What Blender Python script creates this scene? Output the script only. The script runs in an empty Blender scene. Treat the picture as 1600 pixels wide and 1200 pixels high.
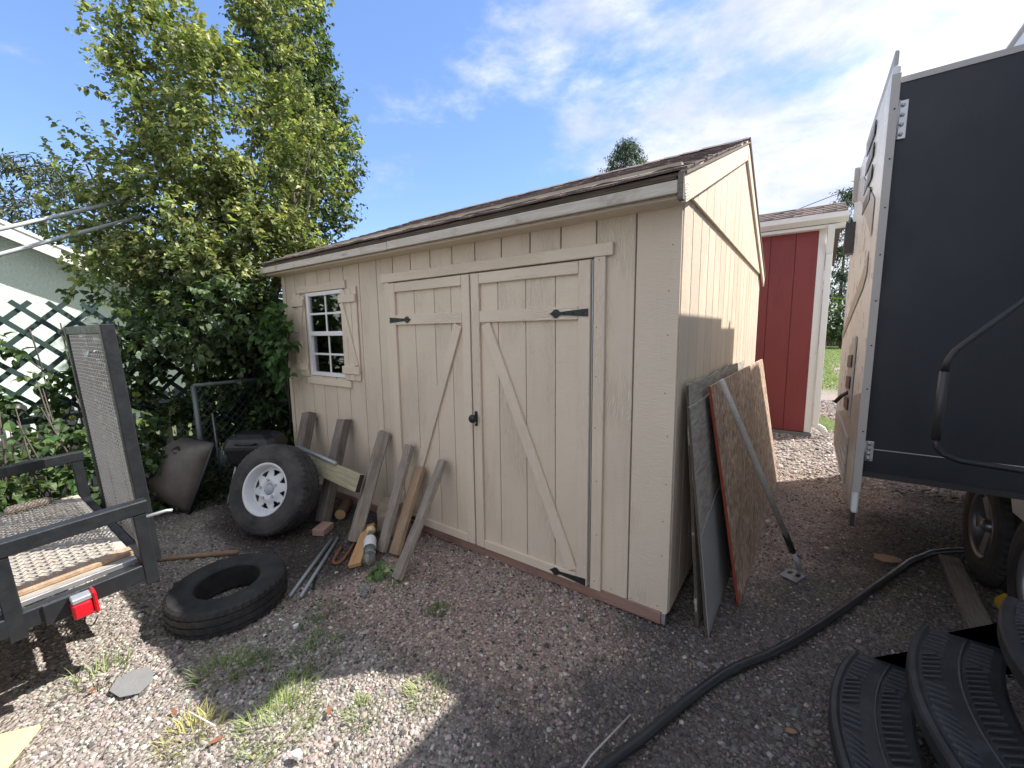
import bpy, math, random
import numpy as np
from mathutils import Vector, Matrix
random.seed(7); rng = np.random.default_rng(7)
V = Vector
scene = bpy.context.scene
col = scene.collection
R = math.radians

# ------------------------------------------------------------------ camera
cd = bpy.data.cameras.new('camera'); cam = bpy.data.objects.new('camera', cd); col.objects.link(cam)
cd.sensor_fit = 'HORIZONTAL'; cd.sensor_width = 36; cd.lens = 642.0166/1600*36
cd.clip_start = 0.02; cd.clip_end = 600
_rt = V((0.81384801, 0.58094969, -0.01220141)); _up = V((-0.06345374, 0.10972499, 0.9919345)); _fw = V((-0.57760284, 0.8065097, -0.12616289))
m = Matrix((_rt, _up, -_fw)).transposed().to_4x4(); m.translation = (0.5021, -2.0780, 1.5508)
cam.matrix_world = m; scene.camera = cam

# ------------------------------------------------------------------ sky, sun, exposure
SUN = V((0.613, 0.635, 1.0)).normalized()
world = bpy.data.worlds.new('World'); scene.world = world; world.use_nodes = True
nt = world.node_tree; N = nt.nodes; L = nt.links; N.clear()
def wn(t, **k):
    n = N.new(t)
    for a, b in k.items(): setattr(n, a, b)
    return n
def wmath(op, a, b=None, clamp=False):
    n = wn('ShaderNodeMath', operation=op, use_clamp=clamp)
    for i, x in enumerate((a, b)):
        if x is None: continue
        if isinstance(x, (int, float)): n.inputs[i].default_value = x
        else: L.new(x, n.inputs[i])
    return n.outputs[0]
out = wn('ShaderNodeOutputWorld'); bg = wn('ShaderNodeBackground'); L.new(bg.outputs[0], out.inputs[0])
sky = wn('ShaderNodeTexSky', sky_type='NISHITA'); sky.sun_disc = False
sky.sun_elevation = math.asin(SUN.z); sky.sun_rotation = math.atan2(SUN.x, SUN.y)
sky.altitude = 2000; sky.air_density = 0.9; sky.dust_density = 0.2; sky.ozone_density = 1.8
tc = wn('ShaderNodeTexCoord'); sep = wn('ShaderNodeSeparateXYZ'); L.new(tc.outputs['Generated'], sep.inputs[0])
cmb = wn('ShaderNodeVectorMath', operation='MULTIPLY'); cmb.inputs[1].default_value = (1.0, 1.0, 2.1)
L.new(tc.outputs['Generated'], cmb.inputs[0])
def wnoise(scale, detail, rough, off, dist=0.0, stretch=(1, 1, 1)):
    mp = wn('ShaderNodeMapping'); mp.inputs['Location'].default_value = off; mp.inputs['Scale'].default_value = stretch
    L.new(cmb.outputs[0], mp.inputs[0])
    n = wn('ShaderNodeTexNoise'); n.inputs['Scale'].default_value = scale; n.inputs['Detail'].default_value = detail
    n.inputs['Roughness'].default_value = rough; n.inputs['Distortion'].default_value = dist
    L.new(mp.outputs[0], n.inputs['Vector']); return n.outputs['Fac']
big = wnoise(2.1, 12, 0.58, (5.4, 0.3, 2), 0.15)
wisp = wnoise(6.0, 8, 0.62, (7.3, 2.2, 0), 0.2)
# more cloud towards +x (the right of the view), clearer towards -x; unseen cloud behind the camera added for whiter fill
side = wn('ShaderNodeVectorMath', operation='DOT_PRODUCT'); side.inputs[1].default_value = (0.90, -0.28, -0.32)
L.new(tc.outputs['Generated'], side.inputs[0])
dens = wmath('ADD', big, wmath('MULTIPLY', wmath('MINIMUM', wmath('SUBTRACT', side.outputs['Value'], -0.72), 0.62), 0.42))
dens = wmath('ADD', dens, wmath('MULTIPLY', wmath('SUBTRACT', wisp, 0.5), 0.38))
mr = wn('ShaderNodeMapRange', interpolation_type='SMOOTHSTEP'); mr.inputs[1].default_value = 0.48; mr.inputs[2].default_value = 0.74
L.new(dens, mr.inputs[0])
cloud_amt = wmath('MULTIPLY', mr.outputs[0], 0.94)
tone = wn('ShaderNodeMapRange'); tone.inputs[1].default_value = 0.40; tone.inputs[2].default_value = 0.60
L.new(wnoise(4.2, 9, 0.6, (1.3, 9.7, 0), 0.2), tone.inputs[0])
ccol = wn('ShaderNodeMix', data_type='RGBA'); ccol.inputs[6].default_value = (1.85, 1.95, 2.25, 1); ccol.inputs[7].default_value = (2.75, 2.75, 2.8, 1)
L.new(tone.outputs[0], ccol.inputs[0])
skyb = wn('ShaderNodeMix', data_type='RGBA', blend_type='MULTIPLY'); skyb.inputs[0].default_value = 1.0
gm = wn('ShaderNodeGamma'); gm.inputs[1].default_value = 0.66; L.new(sky.outputs[0], gm.inputs[0])
hs_ = wn('ShaderNodeHueSaturation'); hs_.inputs['Saturation'].default_value = 1.24; L.new(gm.outputs[0], hs_.inputs['Color'])
L.new(hs_.outputs[0], skyb.inputs[6]); skyb.inputs[7].default_value = (0.95, 0.97, 1.14, 1)
mixs = wn('ShaderNodeMix', data_type='RGBA'); L.new(cloud_amt, mixs.inputs[0]); L.new(skyb.outputs[2], mixs.inputs[6]); L.new(ccol.outputs[2], mixs.inputs[7])
L.new(mixs.outputs[2], bg.inputs[0]); bg.inputs[1].default_value = 0.105

sd = bpy.data.lights.new('sun', 'SUN'); sd.energy = 2.2; sd.angle = R(0.55); sd.color = (1.0, 0.955, 0.89)
sun = bpy.data.objects.new('sun', sd); col.objects.link(sun)
sun.rotation_euler = (-SUN).to_track_quat('-Z', 'Y').to_euler(); sun.location = (4, 4, 8)
vs = scene.view_settings; vs.view_transform = 'Standard'; vs.look = 'None'; vs.gamma = 1; vs.exposure = 2.12
scene.cycles.max_bounces = 8; scene.cycles.transparent_max_bounces = 12; scene.cycles.sample_clamp_indirect = 6

# ------------------------------------------------------------------ object helpers
WM = {}
def link(o, world_m, parent=None):
    col.objects.link(o); WM[o.name] = world_m.copy()
    if parent is not None:
        o.parent = parent; o.matrix_parent_inverse = WM[parent.name].inverted()
    o.matrix_basis = world_m
    return o
def tag(o, label=None, cat=None, group=None, kind=None):
    if label: o['label'] = label
    if cat: o['category'] = cat
    if group: o['group'] = group
    if kind: o['kind'] = kind
    return o
def thing(name, loc, label, cat, group=None):
    o = bpy.data.objects.new(name, None); o.empty_display_size = 0.1
    link(o, Matrix.Translation(V(loc))); return tag(o, label, cat, group)
class MB:
    """collects faces for ONE mesh object"""
    def __init__(s): s.v = []; s.f = []; s.sm = []
    def add(s, vs, fs, smooth=False):
        b = len(s.v); s.v.extend([tuple(x) for x in vs]); s.f.extend([tuple(i + b for i in f) for f in fs]); s.sm.extend([smooth]*len(fs)); return s
    def box(s, a, b, c=0.0, mat=None):
        vs, fs = cbox(a, b, c)
        if mat is not None: vs = [mat @ V(v) for v in vs]
        return s.add(vs, fs)
    def tube(s, pts, r, n=8, cap=True, smooth=True, closed=False):
        pts = [V(p) for p in pts]; rs = r if isinstance(r, (list, tuple)) else [r]*len(pts)
        vs = []; fs = []; prev = None; m_ = len(pts)
        for i, p in enumerate(pts):
            if closed: t = pts[(i+1) % m_] - pts[i-1]
            else: t = pts[min(i+1, m_-1)] - pts[max(i-1, 0)]
            t.normalize()
            if prev is None:
                u = t.orthogonal().normalized()
            else:
                u = (prev - t*prev.dot(t)).normalized()
            prev = u; w = t.cross(u)
            for k in range(n):
                a = 2*math.pi*k/n; vs.append(p + (u*math.cos(a) + w*math.sin(a))*rs[i])
        segs = m_ if closed else m_-1
        for i in range(segs):
            for k in range(n):
                a = i*n + k; b = i*n + (k+1) % n; j = (i+1) % m_
                fs.append((a, b, j*n + (k+1) % n, j*n + k))
        if cap and not closed:
            fs.append(tuple(reversed(range(n)))); fs.append(tuple(range((m_-1)*n, m_*n)))
        return s.add(vs, fs, smooth)
    def lathe(s, prof, n=48, closed=False, rad=None, smooth=True):
        """revolve (r, z) profile about local z; rad(i, k) scales r"""
        vs = []; fs = []; m_ = len(prof)
        for k in range(n):
            a = 2*math.pi*k/n
            for i, (r, z) in enumerate(prof):
                rr = r*(rad(i, k) if rad else 1); vs.append((rr*math.cos(a), rr*math.sin(a), z))
        for k in range(n):
            for i in range(m_ if closed else m_-1):
                j = (i+1) % m_; k2 = (k+1) % n
                fs.append((k*m_+i, k2*m_+i, k2*m_+j, k*m_+j))
        return s.add(vs, fs, smooth)
    def prism(s, poly, axis_a, axis_b, axis_n, org, t):
        """extruded polygon (front at org + n*t)"""
        A, B, Nn, O = V(axis_a), V(axis_b), V(axis_n), V(org); n = len(poly)
        vs = [O + A*x + B*y for x, y in poly] + [O + A*x + B*y + Nn*t for x, y in poly]
        fs = [tuple(reversed(range(n))), tuple(range(n, 2*n))] + [(i, (i+1) % n, n + (i+1) % n, n + i) for i in range(n)]
        return s.add(vs, fs)
    def mesh(s, name):
        me = bpy.data.meshes.new(name); me.from_pydata(s.v, [], s.f)
        me.polygons.foreach_set('use_smooth', s.sm); me.update(); return me
    def obj(s, name, mat, parent=None, world_m=None):
        me = s.mesh(name); me.materials.append(mat)
        return link(bpy.data.objects.new(name, me), world_m or Matrix.Identity(4), parent)
def cbox(a, b, c=0.0):
    """box from a to b with chamfered edges"""
    x0, y0, z0 = a; x1, y1, z1 = b
    c = min(c, 0.45*min(abs(x1-x0), abs(y1-y0), abs(z1-z0)))
    if c <= 0:
        vs = [(x0,y0,z0),(x1,y0,z0),(x1,y1,z0),(x0,y1,z0),(x0,y0,z1),(x1,y0,z1),(x1,y1,z1),(x0,y1,z1)]
        return vs, [(3,2,1,0),(4,5,6,7),(0,1,5,4),(1,2,6,5),(2,3,7,6),(3,0,4,7)]
    lo = (x0,y0,z0); hi = (x1,y1,z1); idx = {}; vs = []
    for sx in (0,1):
        for sy in (0,1):
            for sz in (0,1):
                sg = (sx,sy,sz)
                for ax in range(3):
                    p = [0]*3
                    for d in range(3):
                        e = hi[d] if sg[d] else lo[d]
                        p[d] = e if d == ax else e + (-c if sg[d] else c)
                    idx[(sg,ax)] = len(vs); vs.append(tuple(p))
    fs = []; cen = V(((x0+x1)/2,(y0+y1)/2,(z0+z1)/2))
    def addf(f):
        P = [V(vs[i]) for i in f]; n = (P[1]-P[0]).cross(P[2]-P[1])
        if n.dot(sum(P, V())/len(P) - cen) < 0: f = f[::-1]
        fs.append(tuple(f))
    for ax in range(3):
        o1, o2 = [d for d in range(3) if d != ax]
        for s_ in (0,1):
            f = []
            for a1, a2 in ((0,0),(1,0),(1,1),(0,1)):
                sg = [0]*3; sg[ax] = s_; sg[o1] = a1; sg[o2] = a2; f.append(idx[(tuple(sg),ax)])
            addf(f)
        for a1 in (0,1):
            for a2 in (0,1):
                s0 = [0]*3; s0[o1] = a1; s0[o2] = a2; s1 = list(s0); s1[ax] = 1; s0 = tuple(s0); s1 = tuple(s1)
                addf([idx[(s0,o1)], idx[(s1,o1)], idx[(s1,o2)], idx[(s0,o2)]])
    for sx in (0,1):
        for sy in (0,1):
            for sz in (0,1): addf([idx[((sx,sy,sz),a)] for a in range(3)])
    return vs, fs
def frame(p0, p1, nrm):
    """matrix: local x along p0->p1, local z = nrm, origin at p0"""
    p0, p1 = V(p0), V(p1); x = (p1-p0).normalized(); z = V(nrm); z = (z - x*z.dot(x)).normalized(); y = z.cross(x)
    m_ = Matrix((x, y, z)).transposed().to_4x4(); m_.translation = p0; return m_
def board(name, p0, p1, w, t, mat, parent=None, nrm=(0,-1,0), c=0.003):
    """board with its BACK centreline p0->p1, width w across, thickness t along nrm; grain runs along local x"""
    ln = (V(p1)-V(p0)).length; mb = MB(); mb.box((0,-w/2,0), (ln,w/2,t), c)
    return mb.obj(name, mat, parent, frame(p0, p1, nrm))
def copy_obj(o, world_m, parent=None):
    c = o.copy()
    for k in ('label',):
        if k in c: del c[k]
    c.parent = None
    return link(c, world_m, parent)
def arrays_obj(name, verts, faces4, mat, parent=None, cols=None, smooth=False, nside=4):
    """mesh from numpy arrays; faces all with nside corners; cols per vertex"""
    me = bpy.data.meshes.new(name); nv = len(verts); nf = len(faces4)
    me.vertices.add(nv); me.vertices.foreach_set('co', np.ascontiguousarray(verts, dtype=np.float32).ravel())
    me.loops.add(nf*nside); me.loops.foreach_set('vertex_index', np.ascontiguousarray(faces4, dtype=np.int32).ravel())
    me.polygons.add(nf); me.polygons.foreach_set('loop_start', np.arange(0, nf*nside, nside, dtype=np.int32))
    me.polygons.foreach_set('use_smooth', np.full(nf, smooth))
    me.update(calc_edges=True)
    if cols is not None:
        at = me.color_attributes.new('Col', 'FLOAT_COLOR', 'POINT'); c4 = np.ones((nv, 4), np.float32); c4[:, :3] = cols
        at.data.foreach_set('color', c4.ravel())
    me.materials.append(mat)
    return link(bpy.data.objects.new(name, me), Matrix.Identity(4), parent)

# ------------------------------------------------------------------ material helpers
class NB:
    def __init__(s, name):
        s.m = bpy.data.materials.new(name); s.m.use_nodes = True; s.t = s.m.node_tree; s.n = s.t.nodes; s.l = s.t.links
        s.p = s.n['Principled BSDF']; s.o = s.n['Material Output']
        s.tc = s.n.new('ShaderNodeTexCoord'); oi = s.n.new('ShaderNodeObjectInfo'); s.rand = oi.outputs['Random']
        sc = s.n.new('ShaderNodeVectorMath'); sc.operation = 'SCALE'; sc.inputs[0].default_value = (17.0, 31.0, 23.0); s.l.new(s.rand, sc.inputs['Scale'])
        ad = s.n.new('ShaderNodeVectorMath'); ad.operation = 'ADD'; s.l.new(s.tc.outputs['Object'], ad.inputs[0]); s.l.new(sc.outputs[0], ad.inputs[1])
        s.co = ad.outputs[0]; s.bump_prev = None
    def setin(s, sock, x):
        if hasattr(x, 'is_linked') or isinstance(x, bpy.types.NodeSocket): s.l.new(x, sock)
        elif isinstance(x, (tuple, list)) and len(x) == 3 and sock.type == 'RGBA': sock.default_value = (*x, 1)
        else: sock.default_value = x
    def mp(s, scale, co=None, rot=(0,0,0), loc=(0,0,0)):
        n = s.n.new('ShaderNodeMapping'); n.inputs['Scale'].default_value = scale; n.inputs['Rotation'].default_value = rot; n.inputs['Location'].default_value = loc
        s.l.new(co or s.co, n.inputs[0]); return n.outputs[0]
    def noise(s, scale, detail=4, rough=.55, dist=0, co=None, outp='Fac'):
        n = s.n.new('ShaderNodeTexNoise'); n.inputs['Scale'].default_value = scale; n.inputs['Detail'].default_value = detail
        n.inputs['Roughness'].default_value = rough; n.inputs['Distortion'].default_value = dist; s.l.new(co or s.co, n.inputs['Vector']); return n.outputs[outp]
    def vor(s, scale, co=None, outp='Distance', feat='F1', rnd=1.0):
        n = s.n.new('ShaderNodeTexVoronoi'); n.feature = feat; n.inputs['Scale'].default_value = scale; n.inputs['Randomness'].default_value = rnd
        s.l.new(co or s.co, n.inputs['Vector']); return n.outputs[outp]
    def ramp(s, f, a, b, lo=0.0, hi=1.0, smooth=False):
        n = s.n.new('ShaderNodeMapRange'); n.interpolation_type = 'SMOOTHSTEP' if smooth else 'LINEAR'
        s.l.new(f, n.inputs[0]); n.inputs[1].default_value = a; n.inputs[2].default_value = b; n.inputs[3].default_value = lo; n.inputs[4].default_value = hi; return n.outputs[0]
    def mix(s, f, a, b, mode='MIX'):
        n = s.n.new('ShaderNodeMix'); n.data_type = 'RGBA'; n.blend_type = mode
        s.setin(n.inputs[0], f); s.setin(n.inputs[6], a); s.setin(n.inputs[7], b); return n.outputs[2]
    def math(s, op, a, b=0.0, clamp=False):
        n = s.n.new('ShaderNodeMath'); n.operation = op; n.use_clamp = clamp; s.setin(n.inputs[0], a); s.setin(n.inputs[1], b); return n.outputs[0]
    def bump(s, h, strength=.5, dist=.01):
        n = s.n.new('ShaderNodeBump'); n.inputs['Strength'].default_value = strength; n.inputs['Distance'].default_value = dist
        s.l.new(h, n.inputs['Height'])
        if s.bump_prev: s.l.new(s.bump_prev, n.inputs['Normal'])
        s.bump_prev = n.outputs[0]; s.l.new(n.outputs[0], s.p.inputs['Normal']); return s
    def attr(s, name='Col'):
        n = s.n.new('ShaderNodeAttribute'); n.attribute_name = name; return n.outputs['Color']
    def col(s, c): s.setin(s.p.inputs['Base Color'], c); return s
    def rough(s, r): s.setin(s.p.inputs['Roughness'], r); return s
    def set(s, **k):
        for a, b in k.items(): s.p.inputs[a.replace('_', ' ')].default_value = b
        return s
def simple(name, c, rough=.6, var=.12, scale=8.0, bump=.15, bscale=60.0, metal=0.0, dirt=None, dist=.004):
    b = NB(name); f = b.noise(scale, 5, .6)
    c0 = tuple(x*(1-var) for x in c); c1 = tuple(min(1, x*(1+var)) for x in c)
    cc = b.mix(f, c0, c1)
    if dirt: cc = b.mix(b.ramp(b.noise(scale*.6, 7, .7), dirt[1], dirt[1]+.12, 0, dirt[2]), cc, dirt[0])
    b.col(cc); b.rough(b.ramp(b.noise(scale*2, 4), .3, .7, max(0.04, rough-.1), min(1, rough+.1))); b.set(Metallic=metal)
    if bump: b.bump(b.noise(bscale, 5, .6), bump, dist)
    return b.m
def wood(name, c0, c1, rough=.8, grain=26.0, dark=None, knots=True, bump=.5):
    """plank whose grain runs along local x"""
    b = NB(name); co = b.mp((1.0, 14.0, 14.0)); w = b.noise(grain*.16, 6, .6, .6, co); fine = b.noise(grain, 4, .6, 0, b.mp((.5, 9.0, 9.0)))
    cc = b.mix(b.ramp(w, .33, .66), c0, c1); cc = b.mix(b.ramp(fine, .35, .75, .0, .45), cc, tuple(x*.55 for x in c0))
    if knots:
        kn = b.vor(2.6, b.mp((1.0, 4.5, 4.5))); cc = b.mix(b.ramp(kn, .045, .13, .75, 0), cc, tuple(x*.35 for x in c0))
    if dark: cc = b.mix(b.ramp(b.noise(5, 6, .65), .52, .72, 0, .7), cc, dark)
    cc = b.mix(b.math('MULTIPLY', b.rand, .35), cc, tuple(x*.75 for x in c0))
    b.col(cc).rough(rough); b.bump(b.math('ADD', w, b.math('MULTIPLY', fine, .6)), bump, .004); return b.m
def siding(name, c, rip=1.0):
    """painted rough-sawn siding panel: grain along local x, sawn ripples across it"""
    b = NB(name)
    patch = b.noise(1.4, 3, .5, 0, b.mp((1.0, 2.0, 1.0)))
    rippl = b.noise(60, 3, .55, .5, b.mp((3.4, .55, .55)))
    swirl = b.n.new('ShaderNodeTexWave'); swirl.wave_type = 'BANDS'; swirl.bands_direction = 'Y'; swirl.inputs['Scale'].default_value = 13
    swirl.inputs['Distortion'].default_value = 11; swirl.inputs['Detail'].default_value = 3; swirl.inputs['Detail Scale'].default_value = 1.1
    b.l.new(b.mp((1.1, 2.2, 2.2)), swirl.inputs['Vector'])
    h = b.n.new('ShaderNodeMix'); h.data_type = 'FLOAT'; b.l.new(b.ramp(patch, .47, .57), h.inputs[0]); b.l.new(rippl, h.inputs[2]); b.l.new(swirl.outputs['Fac'], h.inputs[3])
    big = b.noise(1.1, 6, .6); cc = b.mix(b.ramp(big, .3, .7), tuple(x*.93 for x in c), tuple(min(1, x*1.05) for x in c))
    spk = b.noise(34, 3, .7); cc = b.mix(b.ramp(spk, .70, .76, 0, .35), cc, tuple(x*.55 for x in c))
    cc = b.mix(b.math('MULTIPLY', b.rand, .22), cc, tuple(x*.86 for x in c))
    cc = b.mix(b.ramp(b.noise(3.2, 7, .68, .2, b.mp((.35, 6.0, 6.0))), .54, .74, 0, .30), cc, tuple(x*y for x, y in zip(c, (.66, .62, .56))))
    b.col(cc).rough(.62); b.bump(h.outputs[0], .55*rip, .006); b.bump(b.noise(260, 2, .5), .12, .002); return b.m

TAN = (0.70, 0.59, 0.462)
mt = {}
mt['siding'] = siding('tan_siding', TAN)
mt['trim'] = siding('tan_trim', (0.72, 0.61, 0.48), .8)
mt['groove'] = simple('tan_groove', (0.42, 0.35, 0.27), .8)
mt['fascia'] = wood('weathered_fascia', (0.56, 0.50, 0.42), (0.72, 0.66, 0.58), .85, 24, dark=(0.16, .13, .11))
mt['rot'] = wood('rotted_board', (0.15, 0.115, 0.09), (0.28, 0.22, 0.17), .95, 24)
b = NB('roof_shingle'); sp = b.noise(160, 3, .7); c_ = b.mix(b.ramp(sp, .35, .68), (0.075, .058, .055), (0.33, .255, .235))
c_ = b.mix(b.math('MULTIPLY', b.rand, .7), c_, (0.12, 0.092, 0.086)); c_ = b.mix(b.ramp(b.noise(3, 5), .55, .7, 0, .5), c_, (.17, .10, .075)); b.col(c_).rough(.95); b.bump(b.noise(220, 3, .7), .9, .006); mt['shingle'] = b.m
mt['skid'] = wood('reddish_skid', (0.30, 0.17, 0.13), (0.44, 0.28, 0.22), .8, 26, dark=(.12, .08, .06))
mt['grey_wood'] = wood('weathered_grey_timber', (0.25, 0.205, 0.165), (0.46, 0.40, 0.34), .88, 30, dark=(0.12, .10, .085), bump=.8)
mt['dark_wood'] = wood('dark_weathered_timber', (0.15, 0.125, 0.105), (0.30, 0.26, 0.22), .9, 30, dark=(0.07, .06, .05), bump=.8)
mt['brown_wood'] = wood('brown_timber', (0.34, 0.22, 0.135), (0.50, 0.36, 0.24), .8, 26, dark=(.20, .14, .10))
mt['pale_wood'] = wood('treated_plank', (0.36, 0.32, 0.20), (0.60, 0.55, 0.38), .8, 20, dark=(.20, .18, .12))
mt['orange_wood'] = wood('fresh_board', (0.50, 0.27, 0.11), (0.62, 0.38, 0.18), .7, 22)
mt['end_dark'] = simple('dark_end_grain', (0.045, .035, .03), .9)
mt['black_iron'] = simple('black_iron', (0.02, .02, .021), .5, .2, 20, .2)
mt['white_vinyl'] = simple('white_vinyl', (0.80, .80, .79), .4, .04, 4, 0)
mt['white_paint'] = simple('white_paint', (0.78, .77, .74), .5, .06, 5, .1, dirt=((.45, .42, .36), .60, .5))
mt['steel'] = simple('galvanised_steel', (0.50, .52, .53), .45, .1, 12, .1, metal=.7)
mt['dull_steel'] = simple('dull_steel', (0.24, .235, .23), .5, .2, 30, .2, metal=.4)
mt['pipe'] = simple('grey_conduit', (0.34, .36, .38), .45, .12, 20, .1, metal=.35)
mt['fencepipe'] = simple('dull_fence_pipe', (0.20, .23, .235), .55, .15, 20, .1, metal=.4)
b = NB('osb'); base = None; c_ = (0.36, .22, .13)
for i, (rz, sc, ca, cb) in enumerate(((.4, 36, (.27, .17, .115), (.56, .42, .31)), (1.5, 33, (.33, .215, .15), (.60, .47, .36)), (2.6, 40, (.21, .13, .088), (.48, .35, .26)))):
    co = b.mp((.5, 1.0, 1.0), rot=(0, 0, 0), co=b.mp((1, 1, 1), rot=(0, 0, rz), loc=(i*3.1, i*1.7, 0))); cl = b.vor(sc, co, 'Color')
    g = b.n.new('ShaderNodeSeparateColor'); b.l.new(cl, g.inputs[0]); fc = b.mix(g.outputs[0], ca, cb)
    c_ = fc if i == 0 else b.mix(b.ramp(g.outputs[1], .45, .5), c_, fc)
b.col(b.mix(b.ramp(b.noise(2.2, 6, .6), .42, .68, 0, .4), c_, (.17, .11, .075))).rough(.75); b.bump(b.noise(90, 3), .35, .003); mt['osb'] = b.m
mt['osb_edge'] = simple('red_sheet_edge', (0.30, .055, .028), .7, .25, 30, .4)
b = NB('weathered_plywood'); w = b.noise(6, 6, .62, 1.2, b.mp((1.0, 4.0, 1))); c_ = b.mix(b.ramp(w, .35, .66), (.24, .215, .185), (.46, .42, .37)); b.col(c_).rough(.9); b.bump(w, .5, .006); mt['ply'] = b.m
mt['ply_edge'] = simple('plywood_edge', (0.09, .07, .055), .95, .35, 40, .8)
mt['grey_paint'] = simple('grey_painted_board', (0.33, .335, .335), .6, .08, 6, .5, 30, dirt=((.18, .17, .16), .62, .5), dist=.006)
mt['red_wall'] = siding('red_siding', (0.23, 0.042, 0.042), .8)
mt['red_dark'] = simple('red_groove', (0.11, .014, .013), .8)
mt['white_gutter'] = simple('white_gutter', (0.80, .79, .76), .42, .05, 3, .05)
b = NB('navy_panel'); c_ = b.mix(b.noise(3, 6, .65), (.010, .0135, .0215), (.017, .021, .030)); c_ = b.mix(b.ramp(b.noise(2.2, 7, .7, .3, b.mp((1.6, 1.6, .35))), .5, .78, 0, .3), c_, (.040, .042, .046)); b.col(c_); b.rough(b.ramp(b.noise(5, 6, .65), .3, .7, .32, .55)); b.set(Specular_IOR_Level=.5); b.bump(b.noise(420, 2, .5), .12, .001); b.bump(b.noise(1.3, 2, .5), .25, .01); mt['navy'] = b.m
mt['rv_white'] = simple('rv_beige_gelcoat', (0.70, .725, .735), .32, .04, 3, .03)
mt['rv_brown'] = simple('rv_brown_decal', (0.36, .345, .33), .4, .05, 3, .0)
mt['rv_dark'] = simple('rv_dark_decal', (0.035, .033, .035), .4, .05, 3, .0)
mt['rv_trim'] = simple('rv_grey_trim', (0.42, .40, .385), .4, .05, 8, .03)
mt['alu'] = simple('aluminium', (0.55, .55, .55), .35, .1, 10, .05, metal=.8)
mt['rv_under'] = simple('rv_underside', (0.03, .03, .03), .8)
b = NB('step_plastic'); c_ = b.mix(b.ramp(b.noise(9, 6, .7), .45, .7), (.018, .019, .0205), (.042, .043, .045)); b.col(c_).rough(.5); b.bump(b.noise(300, 3, .6), .35, .002); mt['step'] = b.m
mt['step_rib'] = simple('worn_step_rib', (.052, .054, .058), .5, .2, 30, .3, 200)
b = NB('tyre_rubber'); c_ = b.mix(b.ramp(b.noise(7, 6, .65), .4, .72), (.016, .016, .017), (.048, .045, .042)); b.col(c_).rough(.72); b.bump(b.noise(120, 4, .6), .25, .003); mt['rubber'] = b.m
b = NB('tyre_rubber_dusty'); c_ = b.mix(b.ramp(b.noise(6, 6, .65), .38, .66), (.030, .029, .029), (.078, .074, .070)); b.col(c_).rough(.8); b.bump(b.noise(120, 4, .6), .25, .003); mt['rubber2'] = b.m
mt['white_rim'] = simple('white_rim', (0.70, .72, .74), .4, .06, 9, .05, dirt=((.33, .27, .22), .60, .6))
mt['hub'] = simple('hub_plastic', (0.40, .43, .48), .4, .2, 30, .1)
mt['alloy'] = simple('alloy_rim', (0.22, .22, .225), .4, .2, 10, .05, metal=.7)
mt['black_steel'] = simple('chipped_black_steel', (0.016, .018, .021), .42, .25, 14, .25, 70, dirt=((.28, .28, .28), .69, .8))
mt['mesh_steel'] = simple('mesh_steel', (0.36, .335, .325), .5, .2, 25, .1, metal=.35, dirt=((.24, .14, .08), .62, .6))
mt['mesh_deck'] = simple('deck_mesh_steel', (0.36, .33, .29), .55, .2, 25, .1, metal=.2, dirt=((.30, .17, .09), .62, .6))
mt['deck_wood'] = wood('sunbleached_deck', (0.42, .38, .32), (0.62, .57, .50), .85, 22, dark=(.33, .20, .12))
mt['red_lens'] = simple('red_lens', (0.52, .008, .018), .2, .15, 14, .1)
mt['black_plastic'] = simple('black_plastic', (0.018, .018, .02), .35, .2, 10, .1)
b = NB('tan_tray'); c_ = b.mix(b.ramp(b.noise(4, 6, .65), .35, .7), (.10, .085, .072), (.17, .15, .13)); c_ = b.mix(b.ramp(b.noise(9, 6, .7), .6, .72, 0, .6), c_, (.16, .10, .06)); b.col(c_).rough(.6); b.bump(b.noise(50, 4), .2, .004); mt['tray'] = b.m
mt['soot'] = simple('worn_black_paint', (0.015, .015, .016), .7)
mt['stucco'] = simple('mint_stucco', (0.63, .71, .64), .9, .05, 2.5, .9, 26, dist=.02)
mt['lattice'] = simple('dark_green_lattice', (0.020, .045, .042), .6, .25, 8, .2)
mt['hose'] = simple('black_hose', (0.022, .023, .025), .4, .3, 6, .2, 40, dirt=((.07, .068, .066), .62, .5))
mt['cable'] = simple('black_cable', (0.015, .015, .016), .6)
mt['rust'] = simple('rusty_iron', (0.22, .085, .04), .85, .4, 30, .6)
mt['brick'] = simple('pink_paver', (0.42, .27, .22), .9, .12, 12, .5)
mt['paver'] = simple('grey_slate', (0.20, .20, .20), .8, .2, 10, .5)
mt['log_bark'] = simple('log_bark', (0.11, .07, .045), .95, .3, 20, .9)
mt['log_end'] = simple('log_end', (0.46, .30, .15), .8, .2, 25, .3)
mt['card'] = simple('old_cardboard', (0.30, .245, .19), .9, .12, 9, .4, 20)
mt['label_white'] = simple('white_wrap', (0.75, .75, .74), .6, .15, 30, .3)
mt['sponge'] = simple('pale_yellow_cap', (0.66, .53, .28), .8, .15, 40, .5)
mt['yellow'] = simple('yellow_plastic', (0.75, .50, .04), .45, .1, 8, .1)
mt['pale_yellow'] = simple('pale_yellow_board', (0.80, .72, .30), .6, .06, 6, .1)
mt['wood_handle'] = wood('pale_handle', (0.46, .43, .39), (0.62, .585, .53), .7, 30, knots=False, bump=.2)
mt['bark'] = simple('bark', (0.10, .08, .065), .95, .35, 14, .9, 40, dist=.02)
mt['twig'] = simple('grey_twig', (0.085, .07, .06), .9, .3, 14, .5)
mt['far_wood'] = wood('far_fence_wood', (0.20, .11, .08), (0.34, .21, .155), .9, 10, knots=False)
mt['wire'] = simple('wire', (0.05, .05, .05), .6)
mt['pale_pole'] = simple('pale_pole', (0.42, .45, .45), .5, .1, 8, .1)
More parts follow.
